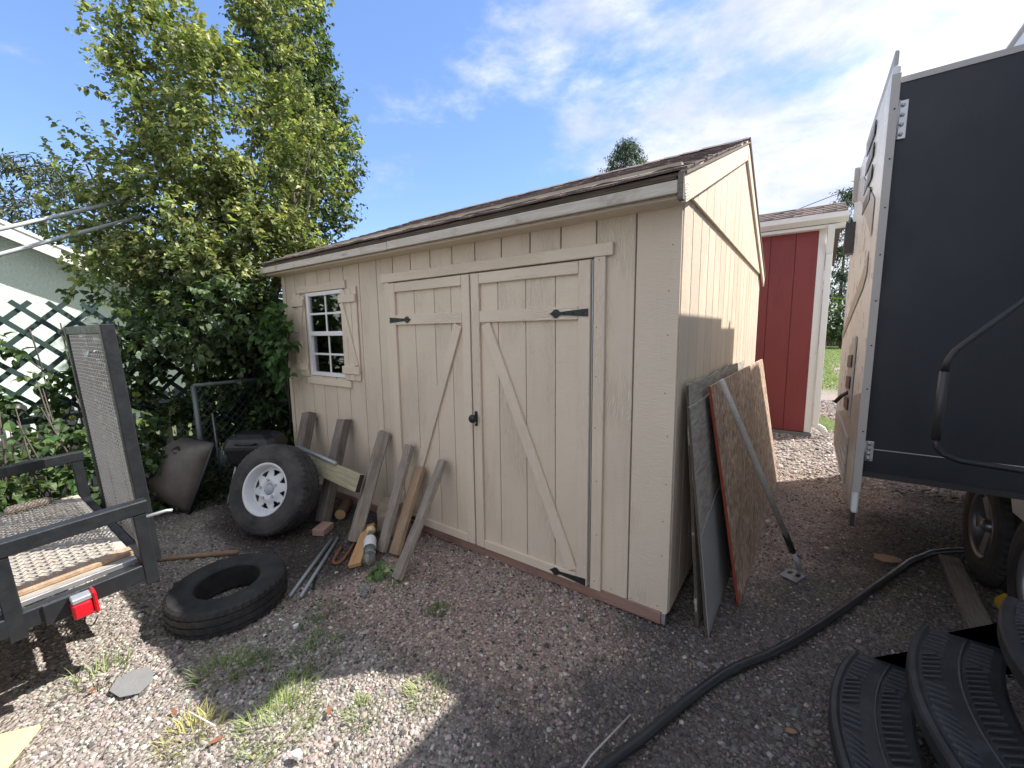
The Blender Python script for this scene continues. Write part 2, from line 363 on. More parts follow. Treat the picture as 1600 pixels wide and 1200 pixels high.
mt['door_knob'] = simple('black_knob', (0.012, .012, .013), .25)
mt['wax'] = simple('dry_leaf_brown', (0.27, .16, .09), .9, .3, 30, .4)
b = NB('window_glass'); b.set(Roughness=.02, Specular_IOR_Level=.8); b.col((.9, .95, .95))
tr = b.n.new('ShaderNodeBsdfTransparent'); gl = b.n.new('ShaderNodeBsdfGlossy'); gl.inputs['Roughness'].default_value = .03; fr = b.n.new('ShaderNodeFresnel'); fr.inputs[0].default_value = 1.65
mx = b.n.new('ShaderNodeMixShader'); b.l.new(b.math('ADD', fr.outputs[0], .10), mx.inputs[0]); b.l.new(tr.outputs[0], mx.inputs[1]); b.l.new(gl.outputs[0], mx.inputs[2]); b.l.new(mx.outputs[0], b.o.inputs[0]); mt['glass'] = b.m
b = NB('clear_bottle'); b.set(Roughness=.08, IOR=1.3, Transmission_Weight=.92); b.col((.82, .88, .86)); mt['bottle'] = b.m
b = NB('interior_wood'); b.col((.20, .14, .09)).rough(.9); mt['inside'] = b.m
# leaves: colour from the mesh, a little light passes through
def leaf_mat(name, trans=.35, rough=.5):
    b = NB(name); a = b.attr(); b.col(a).rough(rough); b.set(Specular_IOR_Level=.4)
    t = b.n.new('ShaderNodeBsdfTranslucent'); b.l.new(b.mix(1.0, a, (1.25, 1.35, .55), 'MULTIPLY'), t.inputs[0])
    mx = b.n.new('ShaderNodeMixShader'); mx.inputs[0].default_value = trans
    b.l.new(b.p.outputs[0], mx.inputs[1]); b.l.new(t.outputs[0], mx.inputs[2]); b.l.new(mx.outputs[0], b.o.inputs[0]); return b.m
mt['leaf'] = leaf_mat('leaf'); mt['needle'] = leaf_mat('needle', .15, .7); mt['grass'] = leaf_mat('grass_blade', .3, .6)
b = NB('gravel_stone'); b.col(b.mix(b.ramp(b.noise(70, 3, .6), .35, .7, 0, .35), b.attr(), (.10, .085, .075))).rough(.85); b.bump(b.noise(180, 3), .3, .003); mt['stone'] = b.m
b = NB('ground_dirt'); a = b.attr(); obj_co = b.tc.outputs['Object']
vcol = b.vor(62, obj_co, 'Color'); g = b.n.new('ShaderNodeSeparateColor'); b.l.new(vcol, g.inputs[0])
c_ = b.mix(b.ramp(g.outputs[0], 0, 1, .2, .9), b.mix(1.0, a, (.42, .40, .39), 'MULTIPLY'), b.mix(1.0, a, (1.35, 1.3, 1.25), 'MULTIPLY'))
c_ = b.mix(b.ramp(b.noise(1.7, 6, .6, 0, obj_co), .45, .7, 0, .35), c_, b.mix(1.0, a, (.55, .5, .46), 'MULTIPLY'))
b.col(c_).rough(.95); b.bump(b.math('SUBTRACT', 1.0, b.vor(62, obj_co)), .9, .02); b.bump(b.noise(150, 3, .6, 0, obj_co), .4, .006); mt['ground'] = b.m

# ------------------------------------------------------------------ ground
_lat = rng.random((64, 64))
def vnoise(x, y, f):
    x = np.asarray(x)*f + 100; y = np.asarray(y)*f + 100; xi = np.floor(x).astype(int); yi = np.floor(y).astype(int)
    u = x-xi; v = y-yi; u = u*u*(3-2*u); v = v*v*(3-2*v)
    g = lambda i, j: _lat[i % 64, j % 64]
    return (g(xi, yi)*(1-u)+g(xi+1, yi)*u)*(1-v) + (g(xi, yi+1)*(1-u)+g(xi+1, yi+1)*u)*v
def fbm(x, y, f): return (vnoise(x, y, f)*.5 + vnoise(x, y, f*2.1)*.3 + vnoise(x, y, f*4.3)*.2)
def sstep(a, b_, x): t = np.clip((x-a)/(b_-a), 0, 1); return t*t*(3-2*t)
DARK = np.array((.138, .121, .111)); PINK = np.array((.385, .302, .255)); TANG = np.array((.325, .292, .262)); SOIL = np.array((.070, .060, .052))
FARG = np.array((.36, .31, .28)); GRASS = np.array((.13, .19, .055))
def regions(x, y):
    """weights of pink gravel, tan gravel, soil, far gravel, grass (the rest is dark asphalt millings)"""
    n = fbm(x, y, 1.6)-.5; n2 = fbm(x+7, y-3, 4.5)-.5
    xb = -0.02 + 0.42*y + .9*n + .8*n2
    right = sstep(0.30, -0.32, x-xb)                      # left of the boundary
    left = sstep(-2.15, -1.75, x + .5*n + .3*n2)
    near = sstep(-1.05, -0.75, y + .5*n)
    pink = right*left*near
    tan = right*(1-near)*sstep(-4.2, -3.2, x)
    soil = (1-left)*near*sstep(4, 3, y)
    far = sstep(2.9, 3.5, y + .4*n)*sstep(-3, -1, x)
    gr = far*sstep(.49, .60, fbm(x+3, y+11, .8) + .18*sstep(3.2, 4.3, y)*sstep(6.8, 5.2, y)*sstep(.2, .6, x))
    gr = np.maximum(gr, sstep(10.6, 11.2, y)*sstep(14.2, 13.4, y)*sstep(.40, .5, fbm(x, y, .5)+.1))
    gr = np.maximum(gr, sstep(18.5, 20, y))
    gr = np.maximum(gr, sstep(-5.6, -6.4, x)*.8)
    return pink, tan, soil, far, gr
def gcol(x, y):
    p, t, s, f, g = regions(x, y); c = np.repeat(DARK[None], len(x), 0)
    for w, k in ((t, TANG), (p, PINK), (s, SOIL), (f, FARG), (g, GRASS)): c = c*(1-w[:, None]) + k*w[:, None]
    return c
def axis(lo, hi, fine0, fine1, step):
    a = list(np.arange(fine0, fine1+1e-6, step)); d = step
    while a[-1] < hi: d *= 1.35; a.append(min(hi, a[-1]+d))
    d = step; pre = []
    x = fine0
    while x > lo: d *= 1.35; x = max(lo, x-d); pre.append(x)
    return np.array(pre[::-1] + a)
gx = axis(-260, 260, -6, 3, .06); gy = axis(-60, 420, -3.2, 6.5, .06)
X, Y = np.meshgrid(gx, gy, indexing='ij'); xf = X.ravel(); yf = Y.ravel()
def gz(x, y): return (fbm(x, y, 2.3)-.5)*.022 - .004
Z = np.where((np.abs(xf) < 8) & (np.abs(yf) < 9), gz(xf, yf), -.004)
ny_ = len(gy); I, J = np.meshgrid(np.arange(len(gx)-1), np.arange(ny_-1), indexing='ij'); a0 = (I*ny_+J).ravel()
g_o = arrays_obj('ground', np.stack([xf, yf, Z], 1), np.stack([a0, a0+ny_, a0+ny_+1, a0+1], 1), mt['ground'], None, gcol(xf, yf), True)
tag(g_o, kind='structure')

# loose gravel lying on the ground
def stones(n_try, size_fn, xr, yr, keep, nvar=24):
    t = (1+5**.5)/2
    iv = np.array([(-1,t,0),(1,t,0),(-1,-t,0),(1,-t,0),(0,-1,t),(0,1,t),(0,-1,-t),(0,1,-t),(t,0,-1),(t,0,1),(-t,0,-1),(-t,0,1)], float); iv /= np.linalg.norm(iv[0])
    it = np.array([(0,11,5),(0,5,1),(0,1,7),(0,7,10),(0,10,11),(1,5,9),(5,11,4),(11,10,2),(10,7,6),(7,1,8),(3,9,4),(3,4,2),(3,2,6),(3,6,8),(3,8,9),(4,9,5),(2,4,11),(6,2,10),(8,6,7),(9,8,1)])
    var = np.stack([iv*(1+rng.uniform(-.28, .28, (12, 1)))*np.array((1, rng.uniform(.65, 1), rng.uniform(.5, .8))) for _ in range(nvar)])
    x = rng.uniform(*xr, n_try); y = rng.uniform(*yr, n_try); k = keep(x, y); x = x[k]; y = y[k]; n = len(x)
    r = size_fn(x, y); ang = rng.uniform(0, 2*np.pi, n); ca, sa = np.cos(ang), np.sin(ang)
    P = var[rng.integers(0, nvar, n)]*r[:, None, None]
    Q = np.empty_like(P); Q[..., 0] = P[..., 0]*ca[:, None]-P[..., 1]*sa[:, None]+x[:, None]; Q[..., 1] = P[..., 0]*sa[:, None]+P[..., 1]*ca[:, None]+y[:, None]
    Q[..., 2] = P[..., 2] + (gz(x, y) + r*.18)[:, None]
    c = gcol(x, y); lum = rng.lognormal(0, .36, n)[:, None]; tint = 1 + rng.normal(0, .07, (n, 3)); c = np.clip(c*lum*tint, .015, .75)
    pale = rng.random(n) < np.where(gcol(x, y).mean(1) < .16, .022, .06); c[pale] = np.array((.46, .42, .38))*rng.uniform(.7, 1.2, (pale.sum(), 1))
    drk = rng.random(n) < .12; c[drk] = np.array((.075, .07, .07))*rng.uniform(.6, 1.3, (drk.sum(), 1))
    F = (it[None] + (np.arange(n)*12)[:, None, None]).reshape(-1, 3)
    return Q.reshape(-1, 3), F, np.repeat(c, 12, 0)
CX, CY = 0.5021, -2.078
def in_view(x, y, margin=.12):
    dx = x-CX; dy = y-CY; f = -.5776*dx + .8065*dy; r = .8138*dx + .581*dy
    return (f > .75) & (np.abs(r)/np.maximum(f, .01) < 1.25+margin) & ~((x > -3.76) & (x < -.01) & (y > .03) & (y < 3.7))
def dist(x, y): return np.hypot(x-CX, y-CY)
q1 = stones(222000, lambda x, y: rng.lognormal(math.log(.0062), .36, len(x)).clip(.004, .024), (-4.6, 1.9), (-2.3, 3.3),
            lambda x, y: in_view(x, y) & (rng.random(len(x)) < np.clip(2.6/np.maximum(dist(x, y), .1), 0, 1)**1.3) & (regions(x, y)[4] < .5))
q2 = stones(17000, lambda x, y: rng.lognormal(math.log(.014), .35, len(x)).clip(.006, .034), (-.6, 2.3), (3.0, 9.0), lambda x, y: in_view(x, y) & (regions(x, y)[4] < .6))
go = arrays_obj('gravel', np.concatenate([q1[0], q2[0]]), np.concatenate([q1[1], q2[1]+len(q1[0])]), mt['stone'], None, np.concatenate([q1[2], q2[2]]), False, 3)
tag(go, 'loose gravel of pink, grey and dark stones covering the yard', 'gravel', kind='stuff')

# ------------------------------------------------------------------ the tan shed  (front wall y=0, right wall x=0)
SL, SD, SH, ZB = 3.765, 3.72, 2.20, 0.07
shed = thing('shed', (-SL/2, SD/2, 0), 'tan wooden storage shed with double doors, shuttered window and brown shingle roof', 'shed')
T = .014
# wall sheathing behind the siding (closed box with a window hole), dark inside
wl = MB(); Y0, Y1 = T+.002, .07
WX0, WX1, WZ0, WZ1 = -3.34, -2.74, 1.165, 1.93
wl.box((-SL+.02, Y0, ZB), (WX0, Y1, SH+.12)); wl.box((WX1, Y0, ZB), (-.02, Y1, SH+.12)); wl.box((WX0, Y0, ZB), (WX1, Y1, WZ0)); wl.box((WX0, Y0, WZ1), (WX1, Y1, SH+.12))
wl.obj('wall', mt['groove'], shed)
sw = MB(); sw.box((-.07, .07, ZB), (-T-.002, SD-.02, SH)); sw.obj('wall', mt['groove'], shed)
sw = MB(); sw.box((-SL, 0, ZB), (-SL+.016, SD, SH)); sw.box((-SL+.016, SD-.06, ZB), (-.07, SD, SH+.1)); sw.box((-SL+.02, .07, ZB-.01), (-.07, SD-.06, ZB+.03)); sw.obj('wall', mt['siding'], shed)
# front siding planks between the grooves
gr_x = [0.0, -.218, -.43, -.642, -.846, -1.055, -1.268, -1.47, -1.68, -1.885, -2.085, -2.285, -2.512, -2.735, -2.94, -3.145, -3.345, -3.55, -SL]
G = .004
def plank(x1, x0, z0, z1, y=T, t=T, par=shed, name='siding_plank', m_='siding'):
    return board(name, ((x0+x1)/2, y, z0), ((x0+x1)/2, y, z1), abs(x1-x0)-2*G, t, mt[m_], par, (0, -1, 0), .0025)
for i in range(len(gr_x)-1):
    x1, x0 = gr_x[i], gr_x[i+1]
    if i < 2 or i > 9:
        if x0 < WX1-.001 and x1 > WX0+.001:
            xa, xb_ = max(x0, -9), x1
            plank(x1, x0, ZB, WZ0-.005); plank(x1, x0, WZ1+.005, SH+.10)
            if x1 > WX1: plank(x1, WX1+.0, WZ0-.004, WZ1+.004)
            if x0 < WX0: plank(WX0, x0, WZ0-.004, WZ1+.004)
        else: plank(x1, x0, ZB, SH+.10)
    else: plank(x1, x0, 1.94, SH+.10)
# corner trim
board('corner_trim', (-SL+.022, -.001, ZB), (-SL+.022, -.001, SH), .05, .014, mt['trim'], shed)
# double doors, stood a little proud of the wall
def door(xr, xl, hinge_right):
    w0 = MB(); w0.box((xl+.004, -.002, .075), (xr-.004, .0135, 1.925)); d = w0.obj('door', mt['groove'], shed)
    n = 4; gs = [xr-.004, xr-(xr-xl)*.265, xr-(xr-xl)*.505, xr-(xr-xl)*.75, xl+.004] if hinge_right else [xr-.004, xr-(xr-xl)*.225, xr-(xr-xl)*.42, xr-(xr-xl)*.67, xl+.004]
    for j in range(4): plank(gs[j]+ (G*.5 if j else G), gs[j+1]-(G*.5 if j < 3 else G), .075, 1.925, -.002, .012, d, 'door_plank')
    yb = -.0145; th = .019; sw_ = .068
    for x in (xr-.004-sw_/2, xl+.004+sw_/2): board('stile', (x, yb, .078), (x, yb, 1.922), sw_, th, mt['trim'], d)
    xa, xc = xl+.006+sw_, xr-.006-sw_
    board('rail', (xa, yb, 1.888), (xc, yb, 1.888), .066, th, mt['trim'], d); board('rail', (xa, yb, 1.648), (xc, yb, 1.648), .072, th, mt['trim'], d); board('rail', (xa, yb, .106), (xc, yb, .106), .06, th, mt['trim'], d)
    if hinge_right: A, B = (xa+.045, yb, 1.60), (xc-.03, yb, .145)
    else: A, B = (xc-.04, yb, 1.60), (xa+.03, yb, .145)
    board('brace', A, B, .072, th-.002, mt['trim'], d)
    hx = xr-.012 if hinge_right else xl+.012; sg = -1 if hinge_right else 1
    for z in (1.648, .104):
        h = MB(); pts = [(0, .021), (.165, .009), (.175, .013), (.19, .024), (.207, .022), (.222, .008), (.238, 0), (.222, -.008), (.207, -.022), (.19, -.024), (.175, -.013), (.165, -.009), (0, -.021)]
        h.prism(pts if sg > 0 else [(x, -y) for x, y in pts], (sg, 0, 0), (0, 0, 1), (0, -1, 0), (hx, yb-th-.001, z), .004); hh = h.obj('strap_hinge', mt['black_iron'], d)
        for u in (.03, .09, .145, .205):   # rivet heads, raised on the strap itself
            bl = MB(); bl.tube([(hx+sg*u, yb-th-.0045, z), (hx+sg*u, yb-th-.008, z)], .005, 8); bl.obj('bolt', mt['black_iron'], d)
    return d
dR = door(-.444, -1.288, True); dL = door(-1.292, -2.112, False)
k = MB(); k.box((-1.270, -.038, .93), (-1.245, -.034, 1.03), .003); k.tube([(-1.257, -.036, .985), (-1.257, -.06, .985)], .011, 12); pl = k.obj('latch_plate', mt['black_iron'], dR)
k = MB(); k.lathe([(0, 0), (.02, .0), (.027, .008), (.029, .018), (.024, .028), (.012, .033), (0, .034)], 20); k.obj('knob', mt['door_knob'], dR, Matrix.Translation((-1.257, -.058, .985)) @ Matrix.Rotation(math.pi/2, 4, 'X'))
k = MB(); k.lathe([(0, 0), (.008, 0), (.008, .006), (0, .006)], 12); k.obj('lock_cylinder', mt['alu'], dR, Matrix.Translation((-1.262, -.038, .952)) @ Matrix.Rotation(math.pi/2, 4, 'X'))
# door surround
board('door_header', (-2.205, 0, 1.967), (-.331, 0, 1.967), .066, .022, mt['trim'], shed)
board('door_jamb', (-.402, 0, .068), (-.402, 0, 1.932), .064, .02, mt['trim'], shed); board('door_jamb', (-2.145, 0, .068), (-2.145, 0, 1.932), .05, .02, mt['trim'], shed)
for x in (-.440, -2.1135):
    k = MB(); k.box((x-.0025, -.018, .08), (x+.0025, -.004, 1.92)); k.obj('hinge_rod', mt['steel'], shed)
# nail heads over the trim and siding
for (x, z0, z1, st, y) in ((-.402, .15, 1.9, .29, -.0205), (-.045, .12, 2.1, .23, -.0005), (-.2, .12, .14, .3, -.0005), (-.30, .12, .14, .3, -.0005)):
    for z in np.arange(z0, z1, st):
        px, pz = x+random.uniform(-.014, .014), z+random.uniform(-.04, .04)
        k = MB(); k.tube([(px, y+.0005, pz), (px, y-.0012, pz)], .0032, 6, smooth=False); k.obj('nail', mt['rust'], shed)
# window
wf = MB(); fx0, fx1, fz0, fz1 = WX0, WX1, WZ0, WZ1; fr_ = .034
for a, c in (((fx0, -.012, fz0), (fx0+fr_, .05, fz1)), ((fx1-fr_, -.012, fz0), (fx1, .05, fz1)), ((fx0+fr_, -.012, fz0), (fx1-fr_, .05, fz0+fr_)), ((fx0+fr_, -.012, fz1-fr_), (fx1-fr_, .05, fz1))): wf.box(a, c, .003)
win = wf.obj('window', mt['white_vinyl'], shed)
zm = 1.555
k = MB(); k.box((fx0+fr_, -.004, zm-.02), (fx1-fr_, .035, zm+.02), .003); k.obj('meeting_rail', mt['white_vinyl'], win)
for z0, z1, yy in ((fz0+fr_, zm-.02, .02), (zm+.02, fz1-fr_, .008)):
    xa, xc = fx0+fr_, fx1-fr_; xm = (xa+xc)/2; zmid = (z0+z1)/2
    k = MB(); k.box((xm-.009, yy-.006, z0), (xm+.009, yy-.0008, z1)); k.box((xa, yy-.0055, zmid-.009), (xm-.009, yy-.001, zmid+.009)); k.box((xm+.009, yy-.0055, zmid-.009), (xc, yy-.001, zmid+.009)); k.obj('muntin', mt['white_vinyl'], win)
    for xx0, xx1 in ((xa, xm), (xm, xc)):
        for q0, q1_ in ((z0, zmid), (zmid, z1)):
            k = MB(); k.box((xx0+.0005, yy, q0+.0005), (xx1-.0005, yy+.003, q1_-.0005)); k.obj('pane', mt['glass'], win)
board('window_trim', (-3.47, 0, 1.967), (-2.695, 0, 1.967), .066, .02, mt['trim'], shed); board('window_trim', (-3.39, 0, 1.113), (-2.69, 0, 1.113), .06, .02, mt['trim'], shed)
def shutter(x0, x1, flip):
    z0, z1 = 1.15, 1.925; k = MB(); k.box((x0+.004, -.004, z0+.02), (x1-.004, -.001, z1-.02)); s_ = k.obj('shutter', mt['groove'], shed)
    n = 3
    for j in range(n):
        xa = x0+(x1-x0)*j/n; xc = x0+(x1-x0)*(j+1)/n; o_ = (-.012, 0, .014)[j] if not flip else (.014, 0, -.012)[j]
        board('shutter_board', ((xa+xc)/2, -.004, z0), ((xa+xc)/2, -.004, z1+o_), (xc-xa)-.006, .014, mt['trim'], s_)
    for z in (1.845, 1.24): board('batten', (x0-.008, -.0185, z), (x1+.004, -.0185, z), .066, .016, mt['trim'], s_)
    A, B = ((x0+.03, -.0185, 1.805), (x1-.03, -.0185, 1.28)) if not flip else ((x1-.03, -.0185, 1.805), (x0+.03, -.0185, 1.28))
    board('brace', A, B, .045, .0145, mt['trim'], s_)
shutter(-2.775, -2.545, False); shutter(-3.575, -3.37, True)
# right wall planks and the gable above it, standing slightly proud
yg = [0.016] + [.2055*i for i in range(1, 18)] + [SD]
RY, RZ, EY = 1.80, 3.02, -.15          # ridge y, ridge z, eave y
def roof_z(y): return RZ-(abs(y-RY))*(RZ-2.235)/(RY-EY)
for i in range(len(yg)-1):
    board('siding_plank', (-T, (yg[i]+yg[i+1])/2, ZB), (-T, (yg[i]+yg[i+1])/2, SH), (yg[i+1]-yg[i])-.008, T, mt['siding'], shed, (1, 0, 0), .0025)
    a, c = yg[i]+.004, yg[i+1]-.004
    gp = MB(); poly = [(a, SH-.03), (c, SH-.03), (c, roof_z(c)-.05)] + ([(RY, RZ-.05)] if a < RY < c else []) + [(a, roof_z(a)-.05)]
    if roof_z(a) > SH+.06 and roof_z(c) > SH+.06: gp.prism(poly, (0, 1, 0), (0, 0, 1), (1, 0, 0), (.004, 0, 0), .014).obj('gable_plank', mt['siding'], shed)
gp = MB(); gp.prism([(.03, SH+.002), (SD-.03, SH+.002), (SD-.03, roof_z(SD-.03)-.06), (RY, RZ-.06), (.03, roof_z(.03)-.06)], (0, 1, 0), (0, 0, 1), (1, 0, 0), (-.012, 0, 0), .015); gp.obj('gable_panel', mt['groove'], shed)
k = MB(); k.prism([(.03, SH+.002), (SD-.03, SH+.002), (SD-.03, roof_z(SD-.03)-.06), (RY, RZ-.06), (.03, roof_z(.03)-.06)], (0, 1, 0), (0, 0, 1), (1, 0, 0), (-SL, 0, 0), .015); k.obj('gable_panel', mt['siding'], shed)
# rake boards
for ya, yb_ in ((EY+.01, RY), (SD+.13, RY)):
    za, zb_ = roof_z(ya)-.075, roof_z(yb_)-.075
    board('rake_board', (.0185, ya, za-.005), (.0185, yb_ + (.0 if ya < RY else .004), zb_-.005), .135, .018, mt['trim'], shed, (1, 0, 0))
# roof: deck, fascia, shingle courses
roof = MB(); RX0, RX1 = -SL-.10, .045
for ya in (EY, SD+.14):
    zA = roof_z(ya)-.03; Zr = RZ-.03
    roof.add([(RX0, ya, zA), (RX1, ya, zA), (RX1, RY, Zr), (RX0, RY, Zr), (RX0, ya, zA+.012), (RX1, ya, zA+.012), (RX1, RY, Zr+.012), (RX0, RY, Zr+.012)], [(3,2,1,0),(4,5,6,7),(0,1,5,4),(1,2,6,5),(2,3,7,6),(3,0,4,7)])
roof = roof.obj('roof', mt['rot'], shed)
for (xa, xc) in ((-SL-.09, -1.935), (-1.93, .012)): board('fascia', (xa, EY+.004, 2.160+random.uniform(-.003, .003)), (xc, EY+.004, 2.158), .054, .02, mt['fascia'], roof)
board('fascia', (RX0+.004, EY+.004, 2.150), (RX0+.004, .9, 2.150+1.05*.403), .08, .018, mt['fascia'], roof, (-1, 0, 0))
k = MB(); k.box((.013, EY-.02, 2.10), (.036, EY+.015, 2.215), .003); k.obj('fascia_block', mt['dark_wood'], roof)
k = MB(); k.box((-SL-.06, EY+.006, 2.196), (.0, EY+.03, 2.222)); k.obj('drip_board', mt['rot'], roof)
k = MB(); k.box((-SL-.05, EY+.024, 2.12), (.0, 0.0, 2.135)); k.obj('soffit', mt['trim'], roof)
# shingles: tabs, shared meshes
var = []
for q in range(6):
    k = MB(); w = .30; dpt = .20; nseg = 5; top = []; bot = []
    for s_ in range(nseg+1):
        x = w*s_/nseg; e = random.uniform(-.010, .006); lift = random.uniform(0, .006) if 0 < s_ < nseg else 0
        top.append((x, e, .010+lift)); bot.append((x, e, lift*.7))
    bk = [(0, dpt, .006), (w, dpt, .006)]
    vs = top + bot + bk; n1 = nseg+1; fs = [tuple(range(n1)) + (2*n1+1, 2*n1)]
    fs += [(n1+s_, n1+s_+1, s_+1, s_) for s_ in range(nseg)]; fs += [(0, 2*n1, n1), (n1-1, 2*n1-1, 2*n1+1)]
    me = k.add(vs, fs).mesh('shingle'); me.materials.append(mt['shingle']); var.append(me)
sl_len = math.hypot(RY-EY, RZ-2.235); sdir = V((0, RY-EY, RZ-2.235)).normalized(); ndir = V((0, -sdir.z, sdir.y)); expo = .137
row = 0; d = -.02
while d < sl_len-.05:
    x = RX0 - (.15 if row % 2 else 0) + random.uniform(-.02, .02)
    while x < RX1-.02:
        xa = max(x, RX0-.01); wdt = min(x+.296, RX1+.006)-xa
        if wdt > .03:
            mm = Matrix(((1,0,0),(0,sdir.y,sdir.z),(0,ndir.y,ndir.z))).transposed().to_4x4(); mm.translation = V((xa, EY, 2.222)) + sdir*d + ndir*(random.uniform(.0, .004)+.002)
            mm = mm @ Matrix.Rotation(random.uniform(-.012, .012), 4, 'Z') @ Matrix.Diagonal((wdt/.30, min(1, (sl_len-d)/.20), 1, 1))
            link(bpy.data.objects.new('shingle', random.choice(var)), mm, roof)
        x += .30
    row += 1; d += expo
k = MB(); bs = MB(); zA = roof_z(SD+.14); bs.add([(RX0, SD+.14, zA-.017), (RX1, SD+.14, zA-.017), (RX1, RY, RZ+.003), (RX0, RY, RZ+.003), (RX0, SD+.14, zA-.005), (RX1, SD+.14, zA-.005), (RX1, RY, RZ+.016), (RX0, RY, RZ+.016)], [(3,2,1,0),(4,5,6,7),(0,1,5,4),(1,2,6,5),(2,3,7,6),(3,0,4,7)]); bs.obj('back_slope', mt['shingle'], roof)
x = RX0
while x < RX1-.02:
    w_ = min(.16, RX1-x); k = MB(); z_ = RZ+.012+random.uniform(0, .004); k.add([(x, RY-.13, z_-.055), (x+w_, RY-.13, z_-.058), (x+w_, RY, z_), (x, RY, z_+.006), (x+w_, RY+.13, z_-.058), (x, RY+.13, z_-.055)], [(0,1,2,3),(3,2,4,5)]); k.obj('ridge_cap', mt['shingle'], roof); x += .155
# skids under the floor
board('skid', (-SL, .035, .035), (-.035, .035, .035), .07, .04, mt['skid'], shed, (0, -1, 0), .004)
board('skid', (-.11, .05, .035), (-.11, SD, .035), .07, .06, mt['skid'], shed, (1, 0, 0), .004)
k = MB(); k.box((-.032, -.006, .008), (-.012, .02, .072), .002); k.obj('corner_bracket', mt['steel'], shed)
# things seen through the window
sh = thing('shelf', (-3.0, .5, ZB), 'dim wooden shelf seen inside the shed through the window', 'shelf')
k = MB(); k.box((-3.5, .25, 1.10), (-2.4, .7, 1.125)); k.obj('shelf_board', mt['inside'], sh)
for x in (-3.48, -2.44):
    k = MB(); k.box((x, .27, ZB+.03), (x+.04, .31, 1.10)); k.box((x, .64, ZB+.03), (x+.04, .68, 1.10)); k.obj('leg', mt['inside'], sh)
for (x, y, w, h, rz, lb) in ((-3.12, .42, .26, .20, .3, 'crumpled tan carton inside the shed at the left of the window'), (-2.84, .45, .24, .24, -.25, 'tan carton inside the shed at the right of the window')):
    k = MB(); k.box((-w/2, -.11, 0), (w/2, .11, h), .006); o = k.obj('cardboard_box', mt['card'], None, Matrix.Translation((x, y, 1.125)) @ Matrix.Rotation(rz, 4, 'Z')); tag(o, lb, 'box', 'cartons inside the shed')

# ------------------------------------------------------------------ sheets leaning on the right wall
def sheet(name, base_near, base_far, top_near, thick, m_face, label, cat, edge=None, group=None, jag=0.0, nseg=10):
    """leaning board: corners base_near, base_far, top_near; thickness outward (+x)"""
    bn, bf, tn = V(base_near), V(base_far), V(top_near); lx = bf-bn; u = lx.normalized(); hy = tn-bn; hy = hy - u*hy.dot(u); h = hy.length; w = hy.normalized(); n = w.cross(u)
    if n.x < 0: n = -n
    t = thing(name, bn, label, cat, group); mm = Matrix((u, w, n)).transposed().to_4x4(); mm.translation = bn
    flip = u.cross(w).dot(n) < 0
    ln = lx.length; k = MB()
    pts = []
    for i in range(nseg+1): pts.append((ln*i/nseg, random.uniform(-jag, jag)*.3))
    for i in range(nseg+1): pts.append((ln+random.uniform(-jag, jag)*.4, h*i/nseg)) if i else None
    for i in range(1, nseg+1): pts.append((ln*(1-i/nseg), h+random.uniform(-jag, jag)))
    for i in range(1, nseg): pts.append((random.uniform(-jag, jag)*.5, h*(1-i/nseg)))
    k.prism(pts, (1,0,0), (0,1,0), (0,0,1), (0,0,0), thick)
    f = k.obj('sheet_face', m_face, t, mm)
    if edge:
        e = MB(); e.box((-.0035, 0, .001), (-.0005, h, thick-.001)); e.obj('near_edge', edge, t, mm)
    return t, mm, ln, h
# weathered plywood nearest the wall
sheet('plywood_sheet', (.118, .094, .0), (.118, 2.30, .0), (.022, .094, 1.27), .013, mt['ply'], 'weathered grey plywood sheet leaning directly against the shed side wall', 'plywood', mt['ply_edge'], jag=.012)
# grey plywood with a painted lower part
t, mm, ln, h = sheet('plywood_sheet', (.176, .046, .0), (.190, 2.05, .0), (.040, .046, 1.17), .013, mt['ply'], 'curling plywood sheet with grey painted lower half, beside the orange strand board', 'plywood', mt['ply_edge'], jag=.010)
k = MB(); k.prism([(-.003, .0), (1.6, .0), (1.6, .40), (1.0, .62), (.45, .60), (.0, .52)], (1,0,0), (0,1,0), (0,0,1), (0,0,.0135), .003); k.obj('painted_patch', mt['grey_paint'], t, mm)
t, mm, ln, h = sheet('strand_board', (.275, .397, 0), (.33, 2.90, 0), (.068, .397, 1.235), .016, mt['osb'], 'orange brown oriented strand board with red painted edge leaning at the shed side', 'board', mt['osb_edge'])
# long handled scraper leaning on the boards
A = V((.552, .955, .05)); B = V((.150, .30, 1.285)); d_ = (B-A).normalized()
sc = thing('scraper', (.54, .88, 0), 'long wooden handled floor scraper with two holed steel blade leaning on strand board', 'scraper')
k = MB(); k.tube([A+d_*.30, A+d_*.8, A+d_*1.2, B], [.0155, .0165, .016, .014], 12); k.obj('handle', mt['wood_handle'], sc)
k = MB(); k.tube([A+d_*.14, A+d_*.30], .0185, 12); k.obj('ferrule', mt['black_plastic'], sc)
k = MB(); k.tube([A-d_*.02, A+d_*.14], [.014, .013], 10); k.obj('shank', mt['pale_pole'], sc)
